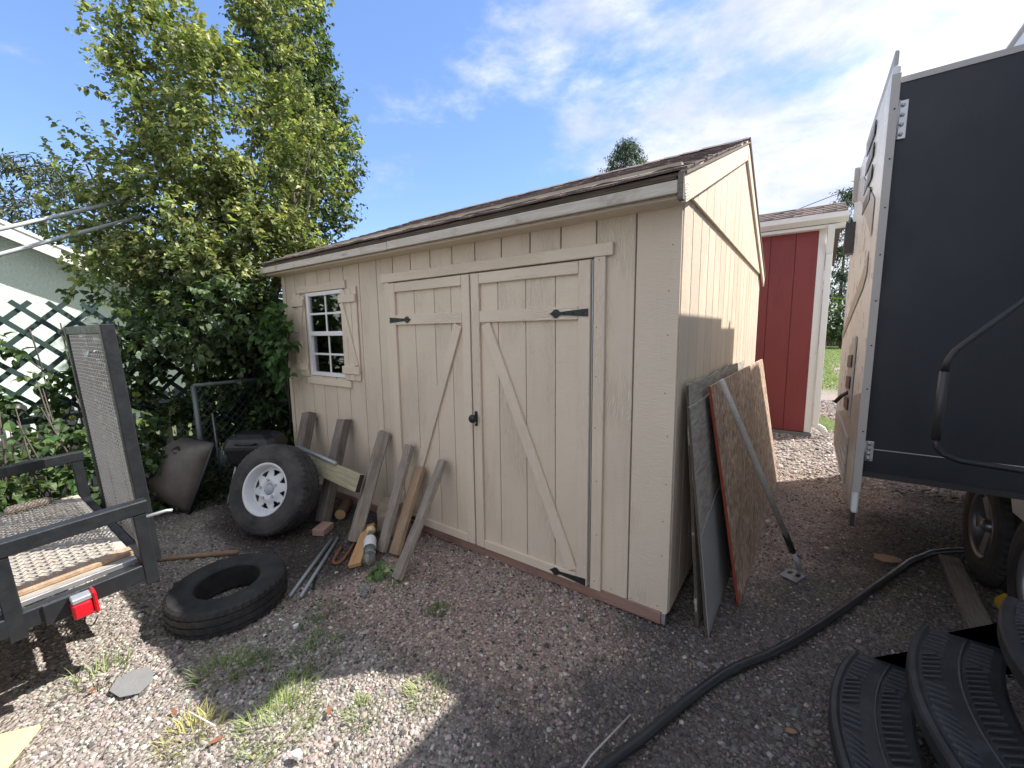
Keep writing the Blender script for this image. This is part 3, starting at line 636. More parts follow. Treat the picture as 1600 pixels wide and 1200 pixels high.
# blade with two oval holes lying on the ground
bl = MB(); W, H_ = .100, .130; nx, ny2 = 22, 30; vs = []; fs = []
for i in range(nx+1):
    for j in range(ny2+1): vs.append((-W/2+W*i/nx, -H_+H_*j/ny2, .006+.0))
def hole(x, y): return any(((x-cx)/.014)**2+((y+.055)/.022)**2 < 1 for cx in (-.021, .021))
for i in range(nx):
    for j in range(ny2):
        x = -W/2+W*(i+.5)/nx; y = -H_+H_*(j+.5)/ny2
        if not hole(x, y) and not (y > -.02 and abs(x) > .034): fs.append((i*(ny2+1)+j, (i+1)*(ny2+1)+j, (i+1)*(ny2+1)+j+1, i*(ny2+1)+j+1))
bl.add(vs, fs); o = bl.obj('blade', mt['dull_steel'], sc, Matrix.Translation((.552, .955, .016)) @ Matrix.Rotation(R(-25), 4, 'Z') @ Matrix.Rotation(R(4), 4, 'X'))
sm = o.modifiers.new('solid', 'SOLIDIFY'); sm.thickness = .003

# ------------------------------------------------------------------ red building
rb = thing('red_building', (-1.5, 6.4, 0), 'red wooden outbuilding with white gutter and shingle roof behind the tan shed', 'building')
RBY = 5.10; RX = .62; HW = 2.90
k = MB(); k.box((-4.2, RBY+.016, .05), (RX-.01, 8.0, HW)); k.obj('wall', mt['red_dark'], rb)
x = RX-.03; edges = [RX-.03]
while x > -1.6: x -= .30; edges.append(x)
for i in range(len(edges)-1): board('siding_plank', ((edges[i]+edges[i+1])/2, RBY+.014, .06), ((edges[i]+edges[i+1])/2, RBY+.014, HW-.02), .30-.005, .014, mt['red_wall'], rb)
k = MB(); k.box((-4.2, RBY, -.02), (RX+.02, 8.0, .05)); k.obj('foundation', mt['paver'], rb)
k = MB(); k.box((RX-.075, RBY-.006, .06), (RX+.012, RBY+.0135, HW), .004); k.box((RX-.008, RBY+.021, .06), (RX+.013, RBY+.09, HW), .004); k.obj('corner_trim', mt['white_paint'], rb)
k = MB(); k.prism([(0, 0), (.03, -.0), (.11, .05), (.115, .11), (.10, .11), (.095, .06), (.0, .11)], (0,-1,0), (0,0,1), (1,0,0), (-4.2, RBY-.12, HW+.02), 5.04); k.obj('gutter', mt['white_gutter'], rb)
k = MB(); k.box((-4.2, RBY-.12, HW-.03), (RX+.20, RBY+.02, HW+.015), .004); k.obj('soffit', mt['white_paint'], rb)
# downspout
k = MB(); dpx = RX+.056
for a, c in (((dpx-.04, RBY-.035, .16), (dpx+.035, RBY+.03, 2.55)),): k.box(a, c, .008)
k.add([(dpx-.04, RBY-.035, 2.55), (dpx+.035, RBY-.035, 2.55), (dpx+.035, RBY+.03, 2.55), (dpx-.04, RBY+.03, 2.55), (dpx-.04, RBY-.15, HW), (dpx+.035, RBY-.15, HW), (dpx+.035, RBY-.09, HW), (dpx-.04, RBY-.09, HW)], [(0,1,5,4),(1,2,6,5),(2,3,7,6),(3,0,4,7)])
ds = k.obj('downspout', mt['white_gutter'], rb)
k = MB(); seg = 6; pts = [(dpx+.00+.11*math.sin(R(80)*i/seg), .16-.10*(1-math.cos(R(80)*i/seg))) for i in range(seg+1)]
for i in range(seg):
    (xa, za), (xb_, zb_) = pts[i], pts[i+1]; r_ = .036+.004*(i % 2)
    tn = V((xb_-xa, 0, zb_-za)).normalized(); nn = V((-tn.z, 0, tn.x))
    P = [V((xa, RBY-.034, za))+nn*r_, V((xa, RBY-.034, za))-nn*r_, V((xb_, RBY-.034, zb_))-nn*r_, V((xb_, RBY-.034, zb_))+nn*r_]
    k.add(P + [p+V((0, .063, 0)) for p in P], [(0,1,2,3),(7,6,5,4),(0,4,5,1),(3,2,6,7),(0,3,7,4),(1,5,6,2)])
k.obj('elbow', mt['white_gutter'], ds)
k = MB(); ze = HW+.125
k.add([(-4.2, RBY-.13, ze), (RX+.215, RBY-.13, ze), (RX+.215, RBY+.85, ze+.36), (-4.2, RBY+.85, ze+.36), (RX+.215, 8.1, ze-.3), (-4.2, 8.1, ze-.3), (-4.2, RBY-.13, ze-.02), (RX+.215, RBY-.13, ze-.02), (RX+.215, RBY+.85, ze+.32), (-4.2, RBY+.85, ze+.32)], [(0,1,2,3),(3,2,4,5),(6,7,1,0),(1,7,8,2),(9,8,7,6)])
rr = k.obj('roof', mt['shingle'], rb)
for r_ in range(6):
    x = -.62 - (.1 if r_ % 2 else 0)
    while x < RX+.20:
        w_ = min(.24, RX+.215-x); y = RBY-.14+r_*.155; z = ze+.004+(r_*.155)*.367
        k = MB(); e = random.uniform(0, .012); k.add([(x, y, z), (x+w_-.006, y+random.uniform(-.008, .008), z+e*.3), (x+w_-.006, y+.165, z+.058), (x, y+.165, z+.058), (x, y, z+.016), (x+w_-.006, y, z+.016+e), (x+w_-.006, y+.165, z+.066), (x, y+.165, z+.066)], [(4,5,6,7),(0,1,5,4),(1,2,6,5),(3,0,4,7)]); k.obj('shingle', mt['shingle'], rr); x += .24
k = MB(); k.prism([(RBY-.12, ze-.02), (RBY+.85, ze+.33), (8.0, ze-.3), (8.0, HW), (RBY, HW)], (0,1,0), (0,0,1), (1,0,0), (RX-.01, 0, 0), .03); k.obj('gable', mt['white_paint'], rb)

# ------------------------------------------------------------------ caravan on the right
rv = thing('travel_trailer', (2.6, 1.0, 0), 'large beige travel trailer with dark slide-out end wall parked at the right edge', 'travel trailer')
WXv = 1.43
k = MB(); k.box((WXv, -4.0, .62), (3.85, 3.95, 3.32), .05); k.obj('body', mt['rv_white'], rv)
k = MB(); k.box((WXv+.02, -4.02, 3.322), (3.83, 3.93, 3.40), .03); k.obj('roof', mt['rv_trim'], rv)
k = MB(); k.box((WXv+.15, -3.9, .45), (3.7, 3.8, .618)); k.obj('chassis', mt['rv_under'], rv)
SX, SY0, SY1, SZ0, SZ1 = .766, .81, 2.58, .752, 2.745
k = MB(); k.box((SX+.022, SY0, SZ0), (WXv-.002, SY1, SZ1), .004); so = k.obj('slide_out', mt['navy'], rv)
k = MB(); k.box((SX+.03, SY0-.005, SZ1-.012), (WXv-.002, SY0-.0005, SZ1+.015)); k.box((SX+.03, SY0-.0005, SZ1+.0005), (WXv-.002, SY1, SZ1+.015)); k.obj('top_rail', mt['rv_trim'], so)
k = MB(); k.box((SX+.03, SY0-.008, SZ0-.012), (WXv-.002, SY0-.0006, SZ0+.018)); k.obj('bottom_rail', mt['rv_dark'], so)
k = MB(); k.box((SX+.03, SY0-.0035, .895), (WXv-.002, SY0-.0004, .899)); k.obj('seam', mt['rv_trim'], so)
# outer fascia panel of the slide-out, standing past it above and below
fa = MB(); fa.box((SX-.008, SY0-.055, .54), (SX+.020, SY1+.05, 2.80), .006); fo = fa.obj('fascia_panel', mt['rv_white'], so)
k = MB(); k.box((SX-.010, SY0-.058, .66), (SX+.024, SY0-.0552, 2.76), .001); k.obj('edge_strip', mt['rv_trim'], fo)
for z in np.linspace(1.0, 2.6, 8):
    k = MB(); k.tube([(SX+.010, SY0-.058, z), (SX+.010, SY0-.0605, z)], .004, 8); k.obj('screw', mt['rv_dark'], fo)
k = MB(); k.box((SX-.006, SY0-.05, 2.80), (SX+.010, SY1-.6, 2.87), .004); k.obj('top_seal', mt['rv_trim'], fo)
k = MB(); k.box((SX-.006, SY0-.045, .46), (SX+.012, SY0+.05, .54), .003); k.obj('rubber_flap', mt['rv_dark'], fo)
for z0, z1 in ((2.47, 2.65), (.83, .94)):
    k = MB(); k.box((SX+.026, SY0-.0075, z0), (SX+.066, SY0-.0005, z1), .002); br = k.obj('bracket', mt['alu'], so)
    for q in range(4):
        zz_ = z0+(z1-z0)*(q+.5)/4; k = MB(); k.tube([(SX+.046, SY0-.0075, zz_), (SX+.046, SY0-.0125, zz_)], .009, 8); k.obj('bolt', mt['steel'], br)
    k = MB(); k.tube([(SX+.03, SY0-.012, z0), (SX+.03, SY0-.012, z1)], .006, 8); k.obj('hinge_pin', mt['steel'], br)
# decals and fittings on the outer panel (faces -x)
def decal(poly, m_, t_=.0016, nm='decal', off=0.0):
    k = MB(); k.prism(poly, (0,1,0), (0,0,1), (-1,0,0), (SX-.009-off*1.5, 0, 0), t_); return k.obj(nm, mt[m_], fo)
decal([(.80, .55), (2.6, .55), (2.6, .80), (1.9, .92), (1.1, 1.15), (.80, 1.2)], 'rv_brown')
decal([(1.05, 1.85), (1.2, 1.78), (2.6, 1.45), (2.6, 1.52), (1.3, 1.88), (1.05, 1.98)], 'rv_brown', off=.002)
decal([(1.0, 2.25), (1.9, 2.62), (2.6, 2.75), (2.6, 2.62), (1.9, 2.45), (1.0, 2.05)], 'rv_trim', off=.002)
for i in range(4): decal([(1.25+.02*i, 2.30+.13*i), (1.65+.02*i, 2.30+.13*i), (1.62+.02*i, 2.37+.13*i), (1.22+.02*i, 2.37+.13*i)], 'rv_dark', .006, 'vent_slot', .002)
decal([(1.25, .98), (1.62, .95), (1.62, 1.42), (1.25, 1.50)], 'rv_trim', .008, 'hatch', .002)
for i in range(3): decal([(1.3, 1.02+.14*i), (1.58, 1.0+.14*i), (1.58, 1.08+.14*i), (1.3, 1.1+.14*i)], 'rv_dark', .003, 'hatch_slot', .0105)
k = MB(); k.tube([(SX-.01, 1.42, 1.13), (SX-.05, 1.42, 1.10), (SX-.085, 1.42, 1.05)], .012, 8); k.obj('hatch_handle', mt['rv_dark'], fo)
for i in range(5): decal([(1.2, .56+.065*i), (2.3, .56+.065*i), (2.3, .605+.065*i), (1.2, .605+.065*i)], 'rv_trim', .010, 'rib', .002)
k = MB(); k.prism([(0, 0), (.12, .0), (.12, .16), (.06, .24), (0, .24)], (0,1,0), (0,0,1), (-1,0,0), (SX-.009, 2.25, 2.14), .060); k.obj('lamp_housing', mt['rv_dark'], fo)
k = MB(); k.prism([(0, 0), (.05, 0), (.05, .25), (0, .25)], (0,1,0), (0,0,1), (-1,0,0), (SX-.0095, 2.30, 2.55), .03); k.obj('awning_bracket', mt['rv_trim'], fo)
# grab handle folded out beside the entry door
gp_ = [(1.43, .35, 1.93), (1.30, .35, 1.80), (1.165, .35, 1.644), (1.036, .35, 1.495), (1.000, .35, 1.452), (.982, .35, 1.41), (.976, .35, 1.36)]
gp2 = [(.974, .35, 1.08), (.978, .35, 1.045), (1.0, .35, 1.015), (1.05, .35, .995), (1.227, .35, .985), (1.43, .35, .985)]
k = MB(); k.tube(gp_, .0125, 12); gh = k.obj('grab_handle', mt['black_steel'], rv)
k = MB(); k.tube([(.976, .35, 1.365), (.975, .35, 1.22), (.974, .35, 1.075)], .0165, 14); k.obj('foam_grip', mt['rv_dark'], gh)
k = MB(); k.tube(gp2, .0125, 12); k.obj('lower_arm', mt['black_steel'], gh)
# wheels under the body
TP = [(.19, -.085), (.20, -.098), (.24, -.108), (.29, -.108), (.325, -.100), (.340, -.085), (.345, -.058), (.338, -.056), (.338, -.050), (.347, -.048), (.348, -.006), (.340, -.004), (.340, .004), (.348, .006), (.347, .048), (.338, .050), (.338, .056), (.345, .058), (.340, .085), (.325, .100), (.29, .108), (.24, .108), (.20, .098), (.19, .085)]
def tread(n): return lambda i, kk: (1 + (.014 if kk % 2 else -.006)) if (TP[i][0] > .3395 and abs(TP[i][1]) > .05) else (1 + (.006 if kk % 3 else -.008) if TP[i][0] > .344 else 1)
def tyre_mesh(mb=None): mb = mb or MB(); mb.lathe(TP, 96, True, tread(96), smooth=False); return mb
def tyre(parent, mm, m_='rubber', sm=True):
    k = tyre_mesh(); o = k.obj('tyre', mt[m_], parent, mm)
    inner = MB(); inner.lathe([(.19, -.085), (.205, -.07), (.30, -.06), (.30, .06), (.205, .07), (.19, .085)], 48); inner.obj('tyre_lining', mt['rubber'], o, mm); return o
def disc_rim(parent, mm, m_, holes, spoke=False):
    """steel rim with window holes; outer face at +z"""
    k = MB(); k.lathe([(.197, .092), (.203, .098), (.200, .104), (.186, .098), (.180, .080), (.168, .055), (.166, -.03), (.178, -.06), (.19, -.085), (.200, -.095)], 64); rim = k.obj('rim', mt[m_], parent, mm)
    k = MB(); nr, na = 24, 96; r0, r1 = .045, .168; vs = []; fs = []
    for i in range(nr+1):
        r = r0+(r1-r0)*i/nr; z = .040 + .022*math.exp(-((r-.075)/.03)**2) - .012*((r-r0)/(r1-r0))
        for a in range(na): th = 2*math.pi*a/na; vs.append((r*math.cos(th), r*math.sin(th), z))
    for i in range(nr):
        r = r0+(r1-r0)*(i+.5)/nr
        for a in range(na):
            th = 2*math.pi*(a+.5)/na; ph = (th*holes/(2*math.pi)) % 1 - .5
            hw = .30*(r-.090)/.055 if not spoke else .36*(r-.06)/.09
            inh = (.100 < r < .146 and abs(ph) < hw) if not spoke else (.075 < r < .158 and abs(ph) < hw)
            if not inh: fs.append((i*na+a, i*na+(a+1) % na, (i+1)*na+(a+1) % na, (i+1)*na+a))
    k.add(vs, fs, True); dd = k.obj('wheel_disc', mt[m_], rim, mm); s_ = dd.modifiers.new('solid', 'SOLIDIFY'); s_.thickness = .006; s_.offset = -1
    k = MB(); k.lathe([(0, .070), (.030, .069), (.038, .060), (.044, .040), (.046, .03)], 28); k.obj('hub_cap', mt['hub'], rim, mm)
    for q in range(5):
        a = 2*math.pi*q/5+.3; k = MB(); k.tube([(.072*math.cos(a), .072*math.sin(a), .058), (.072*math.cos(a), .072*math.sin(a), .076)], .011, 6, smooth=False); k.obj('lug_nut', mt['steel'], rim, mm)
    k = MB(); k.lathe([(0, -.02), (.165, -.02)], 32); k.obj('brake_drum', mt['rv_under'], rim, mm)
for yy in (1.50, .74):
    mm = Matrix.Translation((1.53, yy, .352)) @ Matrix.Rotation(-math.pi/2, 4, 'Y')
    w = MB(); w = tyre_mesh(w).obj('wheel', mt['rubber'], rv, mm); disc_rim(w, mm, 'alloy', 6, True) if False else None
    k = MB(); k.lathe([(.197, .092), (.203, .098), (.196, .103), (.180, .085), (.168, .04), (.166, -.03), (.19, -.085)], 48); rim = k.obj('rim', mt['alloy'], w, mm)
    for q in range(5):
        a = 2*math.pi*q/5+.5; k = MB(); c_, s_ = math.cos(a), math.sin(a)
        P = [V((c_*r - s_*wd, s_*r + c_*wd, z)) for r, wd, z in ((.03, .028, .062), (.03, -.028, .062), (.175, -.038, .075), (.175, .038, .075))]; k.add(P + [p-V((0, 0, .03)) for p in P], [(0,1,2,3),(4,7,6,5),(0,4,5,1),(1,5,6,2),(2,6,7,3),(3,7,4,0)]); k.obj('spoke', mt['alloy'], w, mm)
    k = MB(); k.lathe([(0, .098), (.02, .096), (.036, .085), (.042, .05), (.045, .04)], 24); k.obj('hub_cap', mt['alloy'], w, mm)
    k = MB(); k.lathe([(0, -.02), (.165, -.02)], 32); k.obj('brake_drum', mt['rv_under'], w, mm)
k = MB(); k.prism([(-.05, .62), (-.05, .72), (2.1, .72), (2.1, .62), (1.95, .58), (1.12, .73-.02), (1.05, .60)], (0,1,0), (0,0,1), (-1,0,0), (WXv+.0, 0, 0), .012); k.obj('fender_skirt', mt['rv_trim'], rv)

# entry steps: three curved ribbed treads
es = thing('entry_steps', (1.0, -.38, 0), 'black plastic curved entry steps with ribbed treads below the travel trailer', 'steps')
YC = -.37; HWD = .40
def arc_x(xf, y): return xf + .085*((y-YC)/HWD)**2
for si, (xf, z) in enumerate(((.650, .20), (.845, .40), (1.045, .60))):
    tdp = .235; k = MB(); n = 18
    prof = [(.000, -.045), (.000, -.006), (.006, .002), (.020, .004), (.030, .0), (tdp-.012, .0), (tdp, -.004), (tdp, -.02), (.035, -.02), (.030, -.045)]
    vs = []; fs = []; mlen = len(prof)
    for i in range(n+1):
        y = YC-HWD+2*HWD*i/n
        for (a, c) in prof: vs.append((arc_x(xf, y)+a, y, z+c))
    for i in range(n):
        for j in range(mlen): j2 = (j+1) % mlen; fs.append((i*mlen+j, (i+1)*mlen+j, (i+1)*mlen+j2, i*mlen+j2))
    fs.append(tuple(range(mlen))); fs.append(tuple(reversed(range(n*mlen, (n+1)*mlen))))
    k.add(vs, fs); tr_ = k.obj('tread', mt['step'], es)
    # raised ribs: an outer and an inner row, straight at the ends and slanted in the middle
    for a0, a1 in ((.036, .088), (.142, .200)):
        y = YC-HWD+.03; i = 0
        while y < YC+HWD-.03:
            rel = (y-YC)/HWD; sl = 0.0 if (abs(rel) > .55 or abs(rel) < .12) else .030*(1 if rel > 0 else -1)
            if a0 > .1: sl = .034 if abs(rel) < .55 else 0
            xx = arc_x(xf, y); k = MB(); hh = .0075
            P = [(xx+a0, y-.0045, z), (xx+a0, y+.0045, z), (xx+a1, y+sl+.0045, z), (xx+a1, y+sl-.0045, z)]
            Q = [(p[0]+(.002 if q < 2 else -.002), p[1]+(.0015 if q in (0, 3) else -.0015), z+hh) for q, p in enumerate(P)]
            k.add(P+Q, [(4,7,6,5),(0,4,5,1),(1,5,6,2),(2,6,7,3),(3,7,4,0)]); k.obj('rib', mt['step_rib'], tr_)
            y += .026; i += 1
    # groove line ridge between the two rows
    k = MB(); k.tube([(arc_x(xf, YC-HWD+.01+2*(HWD-.01)*i/16)+.128, YC-HWD+.01+2*(HWD-.01)*i/16, z+.0015) for i in range(17)], .004, 6); k.obj('ridge', mt['step_rib'], tr_)
    # riser / side cheeks reaching back
    for y in (YC-HWD+.012, YC+HWD-.012):
        k = MB(); xx = arc_x(xf, y); zt = z-.0215; k.prism([(xx+.05, zt-.075), (xx+.05, zt), (xx+tdp+.08, zt), (xx+tdp+.08, zt+(.17 if si < 2 else .04)), (xx+tdp+.035, zt+(.17 if si < 2 else .04)), (xx+tdp-.03, zt-.075)], (1,0,0), (0,0,1), (0,-1,0), (0, y+.012, 0), .024); k.obj('side_arm', mt['step'], es)
k = MB()
for y in (YC-.25, YC+.25): pass
for x, y in ((.74, YC+.33), (.74, YC-.33)):
    k = MB(); k.box((x, y-.02, 0), (x+.04, y+.02, .18), .003); k.obj('foot', mt['black_steel'], es)
k = MB(); k.box((1.28, YC-HWD+.03, .50), (1.45, YC+HWD-.03, .60), .01); k.obj('mount', mt['black_steel'], es)
# plank, chock and hose by the wheels
pw = board('wood_plank', (1.36, 1.68, .002), (1.30, .55, .002), .10, .038, mt['dark_wood'], None, (0, 0, 1)); tag(pw, 'weathered plank lying on the gravel beside the trailer wheels', 'plank')
k = MB(); k.prism([(0, 0), (.17, 0), (.17, .03), (.06, .12), (.03, .12), (0, .06)], (0,1,0), (0,0,1), (1,0,0), (1.455, .99+.08, .0), .10); tag(k.obj('wheel_chock', mt['yellow'], None), 'yellow plastic wheel chock between the trailer wheels', 'chock')
hp = [(.017, -.867), (.101, -.668), (.195, -.42), (.313, -.16), (.47, .084), (.62, .367), (.796, .729), (.92, 1.0), (1.049, 1.273), (1.14, 1.47), (1.216, 1.592), (1.30, 1.72), (1.46, 1.86), (1.7, 2.0), (2.0, 2.2)]
hp = [(-.16, -1.45), (-.09, -1.18)] + hp
def spline(P, n=6, z=0.02):
    P = [V((p[0], p[1], p[2] if len(p) > 2 else z)) for p in P]; outp = []
    for i in range(len(P)-1):
        a, b_, c, d2 = P[max(i-1, 0)], P[i], P[i+1], P[min(i+2, len(P)-1)]
        for j in range(n):
            t = j/n; outp.append(.5*((2*b_)+(c-a)*t+(2*a-5*b_+4*c-d2)*t*t+(3*b_-a-3*c+d2)*t**3))
    return outp+[P[-1]]
k = MB(); k.tube(spline(hp, 8, .026), .0195, 12); tag(k.obj('hose', mt['hose'], None), 'thick black hose winding across the dark gravel to the trailer wheels', 'hose')

# ------------------------------------------------------------------ timbers, pipes and junk in front of the shed
def timber(label, base, top, w, t, m_, nrm=(0, -1, .4), name='timber'):
    """leaning timber, slightly bowed and worn, with uneven cut ends; its underside rests on the ground at base"""
    mm = frame(base, top, nrm); ln = (V(top)-V(base)).length; n = 9; vs = []; fs = []; c = .007; bow = random.uniform(-.006, .006)
    sec = [(-w/2+c, 0), (w/2-c, 0), (w/2, c), (w/2, t-c), (w/2-c, t), (-w/2+c, t), (-w/2, t-c), (-w/2, c)]; s1, s2 = random.uniform(-.10, .10), random.uniform(-.12, .12)
    for i in range(n+1):
        x = ln*i/n; oy = bow*math.sin(math.pi*i/n)
        for (y, z) in sec:
            e = 0
            if i == 0: e = s1*y*.4 + random.uniform(0, .004)
            if i == n: e = s2*y + .15*(z-t/2)*s1*6 + random.uniform(-.006, .004)
            j = .0018; vs.append((x+e, y+oy+random.uniform(-j, j), max(0, z+random.uniform(-j, j)) if z > 0 else 0))
    for i in range(n):
        for q in range(8): fs.append((i*8+q, i*8+(q+1) % 8, (i+1)*8+(q+1) % 8, (i+1)*8+q))
    fs.append(tuple(reversed(range(8)))); fs.append(tuple(range(n*8, n*8+8)))
    fs = [tuple(reversed(f_)) for f_ in fs]
    o = MB().add(vs, fs).obj(name, mt[m_], None, mm); tag(o, label, 'timber', 'timbers leaning on the shed front'); return o
timber('dark weathered post leaning on the shed front behind the white rimmed wheel', (-3.22, -.30, .0), (-3.33, -.024, .79), .105, .09, 'dark_wood', (.1, -1, .3))
timber('dark weathered post behind the pale plank, second from the shed corner', (-2.66, -.335, .0), (-2.755, -.022, .79), .10, .085, 'dark_wood', (.1, -1, .3))
timber('cracked grey post beside the free end of the pale plank', (-2.14, -.38, .0), (-2.19, -.022, .75), .10, .085, 'grey_wood', (-.55, -1, .3))
timber('grey weathered board left of the brown board on the door', (-1.865, -.37, .0), (-1.895, -.045, .70), .092, .042, 'grey_wood', (-.25, -1, .4))
timber('brown board between two grey boards leaning on the door', (-1.755, -.345, .0), (-1.795, -.042, .535), .100, .042, 'brown_wood', (-.2, -1, .4))
timber('grey weathered board leaning alone nearest the door latch', (-1.50, -.53, .0), (-1.555, -.042, .63), .084, .042, 'grey_wood', (-.35, -1, .5))
# pale plank lying across the posts, with a grey pipe on its top
pk = board('pale_plank', (-3.15, -.295, .470), (-2.165, -.315, .425), .135, .04, mt['pale_wood'], None, (.0, -1, .38), .003); tag(pk, 'pale treated plank laid across the leaning posts', 'plank')
k = MB(); k.box((.985, -.066, .001), (.9895, .066, .039)); k.obj('dark_end', mt['end_dark'], pk, WM['pale_plank'])
k = MB(); k.tube([(-3.13, -.300, .560), (-2.48, -.325, .527)], .0165, 12); tag(k.obj('conduit_pipe', mt['pipe'], None), 'short grey pipe resting along the top of the pale plank', 'pipe')
k = MB(); k.tube([(-1.895, -1.02, .012), (-2.32, -.50, .012)], .012, 10); tag(k.obj('conduit_pipe', mt['pipe'], None), 'grey pipe on the ground, nearer the bare tyre', 'pipe')
k = MB(); k.tube([(-1.835, -.985, .012), (-2.305, -.455, .012)], .012, 10); tag(k.obj('conduit_pipe', mt['pipe'], None), 'grey pipe on the ground, farther from the bare tyre', 'pipe')
k = MB(); k.tube(spline([(-2.34, -.42), (-2.20, -.62), (-2.02, -.78), (-1.86, -.90)], 5, .008), .007, 8); tag(k.obj('cable', mt['cable'], None), 'thin black cable on the gravel beside the grey pipes', 'cable')
k = MB(); k.tube(spline([(-2.27, -.30), (-2.11, -.46), (-2.00, -.60), (-1.985, -.655), (-2.03, -.66), (-2.10, -.585), (-2.16, -.52)], 5, .012), .010, 8); tag(k.obj('iron_bar', mt['rust'], None), 'bent rusty iron bar on the gravel left of the orange board', 'iron bar')
ob = board('board_offcut', (-2.14, -.285, .075), (-1.845, -.615, .010), .085, .03, mt['orange_wood'], None, (-.1, -.2, 1), .003); tag(ob, 'orange fresh wood offcut on the gravel beside the clear bottle', 'board')
# clear bottle with white wrap and pale cap, lying on the ground
bt = thing('bottle', (-1.95, -.42, 0), 'clear bottle with white wrapper and pale yellow cap lying by the boards', 'bottle')
mm = frame((-1.765, -.565, .045), (-2.055, -.335, .115), (0, 0, 1)) @ Matrix.Rotation(math.pi/2, 4, 'Y')
k = MB(); k.lathe([(0, 0), (.034, .002), (.041, .012), (.041, .20), (.036, .24), (.022, .28), (.018, .33), (.0, .33)], 24); k.obj('body', mt['bottle'], bt, mm)
k = MB(); k.lathe([(.0422, .14), (.0425, .16), (.0422, .225), (.038, .245)], 24, rad=lambda i, q: 1+.02*math.sin(q*2.1)); k.obj('wrapper', mt['label_white'], bt, mm)
k = MB(); k.lathe([(0, .375), (.022, .372), (.033, .355), (.034, .335), (.024, .318), (.0, .316)], 18, rad=lambda i, q: 1+.05*math.sin(q*1.7+i)); k.obj('cap', mt['sponge'], bt, mm)
# crumpled carton, paver, log, glass shard
k = MB(); n = 7; S_ = [(-.105, -.075), (.105, -.075), (.105, .075), (-.105, .075)]; vs = []; fs = []
for j in range(n+1):
    z = .26*j/n; s_ = 1+.05*math.sin(j*1.9)-.12*(j/n)**3
    for q in range(16):
        e = q/4; i0 = int(e); fq = e-i0; a, c = S_[i0 % 4], S_[(i0+1) % 4]; x = a[0]*(1-fq)+c[0]*fq; y = a[1]*(1-fq)+c[1]*fq
        vs.append((x*s_+random.uniform(-.006, .006), y*s_+random.uniform(-.006, .006), z+random.uniform(-.006, .006)*(0 < j)))
for j in range(n):
    for q in range(16): fs.append((j*16+q, j*16+(q+1) % 16, (j+1)*16+(q+1) % 16, (j+1)*16+q))
vs.append((0, 0, .235)); fs += [(n*16+q, n*16+(q+1) % 16, len(vs)-1) for q in range(16)]; fs.append(tuple(reversed(range(16))))
tag(k.add(vs, fs).obj('carton', mt['card'], None, Matrix.Translation((-2.035, -.135, .0)) @ Matrix.Rotation(R(12), 4, 'Z')), 'crumpled brown carton against the shed behind the grey boards', 'carton')
k = MB(); k.box((-.05, -.07, 0), (.05, .07, .055), .005); tag(k.obj('paver', mt['brick'], None, Matrix.Translation((-2.51, -.455, .0)) @ Matrix.Rotation(R(28), 4, 'Z')), 'small pink paver brick beside the white rimmed wheel', 'brick')
lg = thing('log', (-2.61, -.2, 0), 'short cut log lying in front of the shed between the posts', 'log'); mm = frame((-2.585, -.26, .05), (-2.78, -.06, .05), (0, 0, 1)) @ Matrix.Rotation(math.pi/2, 4, 'Y')
k = MB(); k.lathe([(.044, .002), (.046, .1), (.045, .27), (0, .27)], 18, rad=lambda i, q: 1+.05*math.sin(q*2.3+i)); k.obj('bark', mt['log_bark'], lg, mm)
k = MB(); k.lathe([(0, 0), (.0425, .0015)], 18); k.obj('cut_end', mt['log_end'], lg, mm)
k = MB(); k.prism([(-.07, -.02), (.05, -.035), (.08, .015), (-.02, .03)], (1,0,0), (0,1,0), (0,0,1), (0,0,0), .004); tag(k.obj('glass_shard', mt['bottle'], None, Matrix.Translation((-1.575, -.73, .022)) @ Matrix.Rotation(R(-40), 4, 'Z') @ Matrix.Rotation(R(12), 4, 'X')), 'clear glass shard lying on the gravel before the bottle', 'glass')

# ------------------------------------------------------------------ tyres
nv = V((.34, -.86, .33)).normalized()
def facing(c, n, roll=0.0):
    z = V(n).normalized(); x = V((0, 0, 1)).cross(z).normalized(); y = z.cross(x); m_ = Matrix((x, y, z)).transposed().to_4x4(); m_.translation = V(c); return m_ @ Matrix.Rotation(roll, 4, 'Z')
sp_ = thing('spare_wheel', (-2.80, -.62, 0), 'black tyre on a white eight window steel rim leaning by the shed corner', 'wheel')
mm = facing((-2.85, -.64, .340), nv, .2); tyre(sp_, mm, 'rubber2'); disc_rim(sp_, mm, 'white_rim', 8)
k = MB(); k.tube([(.12, -.11, .085), (.135, -.12, .10)], .005, 8); k.obj('valve', mt['black_plastic'], sp_, mm)
sp2 = thing('loose_tyre', (-2.99, -.37, 0), 'worn black tyre leaning directly behind the white rimmed wheel', 'tyre')
mm2 = facing(V((-2.85, -.64, .340)) - nv*.219 + V((-.20, -.06, .0)), nv, .5); tyre(sp2, mm2, 'rubber2')
ft = thing('loose_tyre', (-2.115, -1.245, 0), 'bare black tyre lying flat on the gravel in front of the trailer', 'tyre')
mm3 = Matrix.Translation((-2.115, -1.245, .085)) @ Matrix.Diagonal((.84, .84, .76, 1)) @ Matrix.Rotation(.3, 4, 'Z') @ Matrix.Rotation(R(2), 4, 'X'); tyre(ft, mm3, 'rubber')
k = MB(); n = 10; vs = []
for i in range(n+1):
    a = R(202+34*i/n); wv = .014*math.sin(math.pi*i/n)+.004
    for r in (.262-wv, .262+wv): vs.append((r*math.cos(a), r*math.sin(a), .1095))
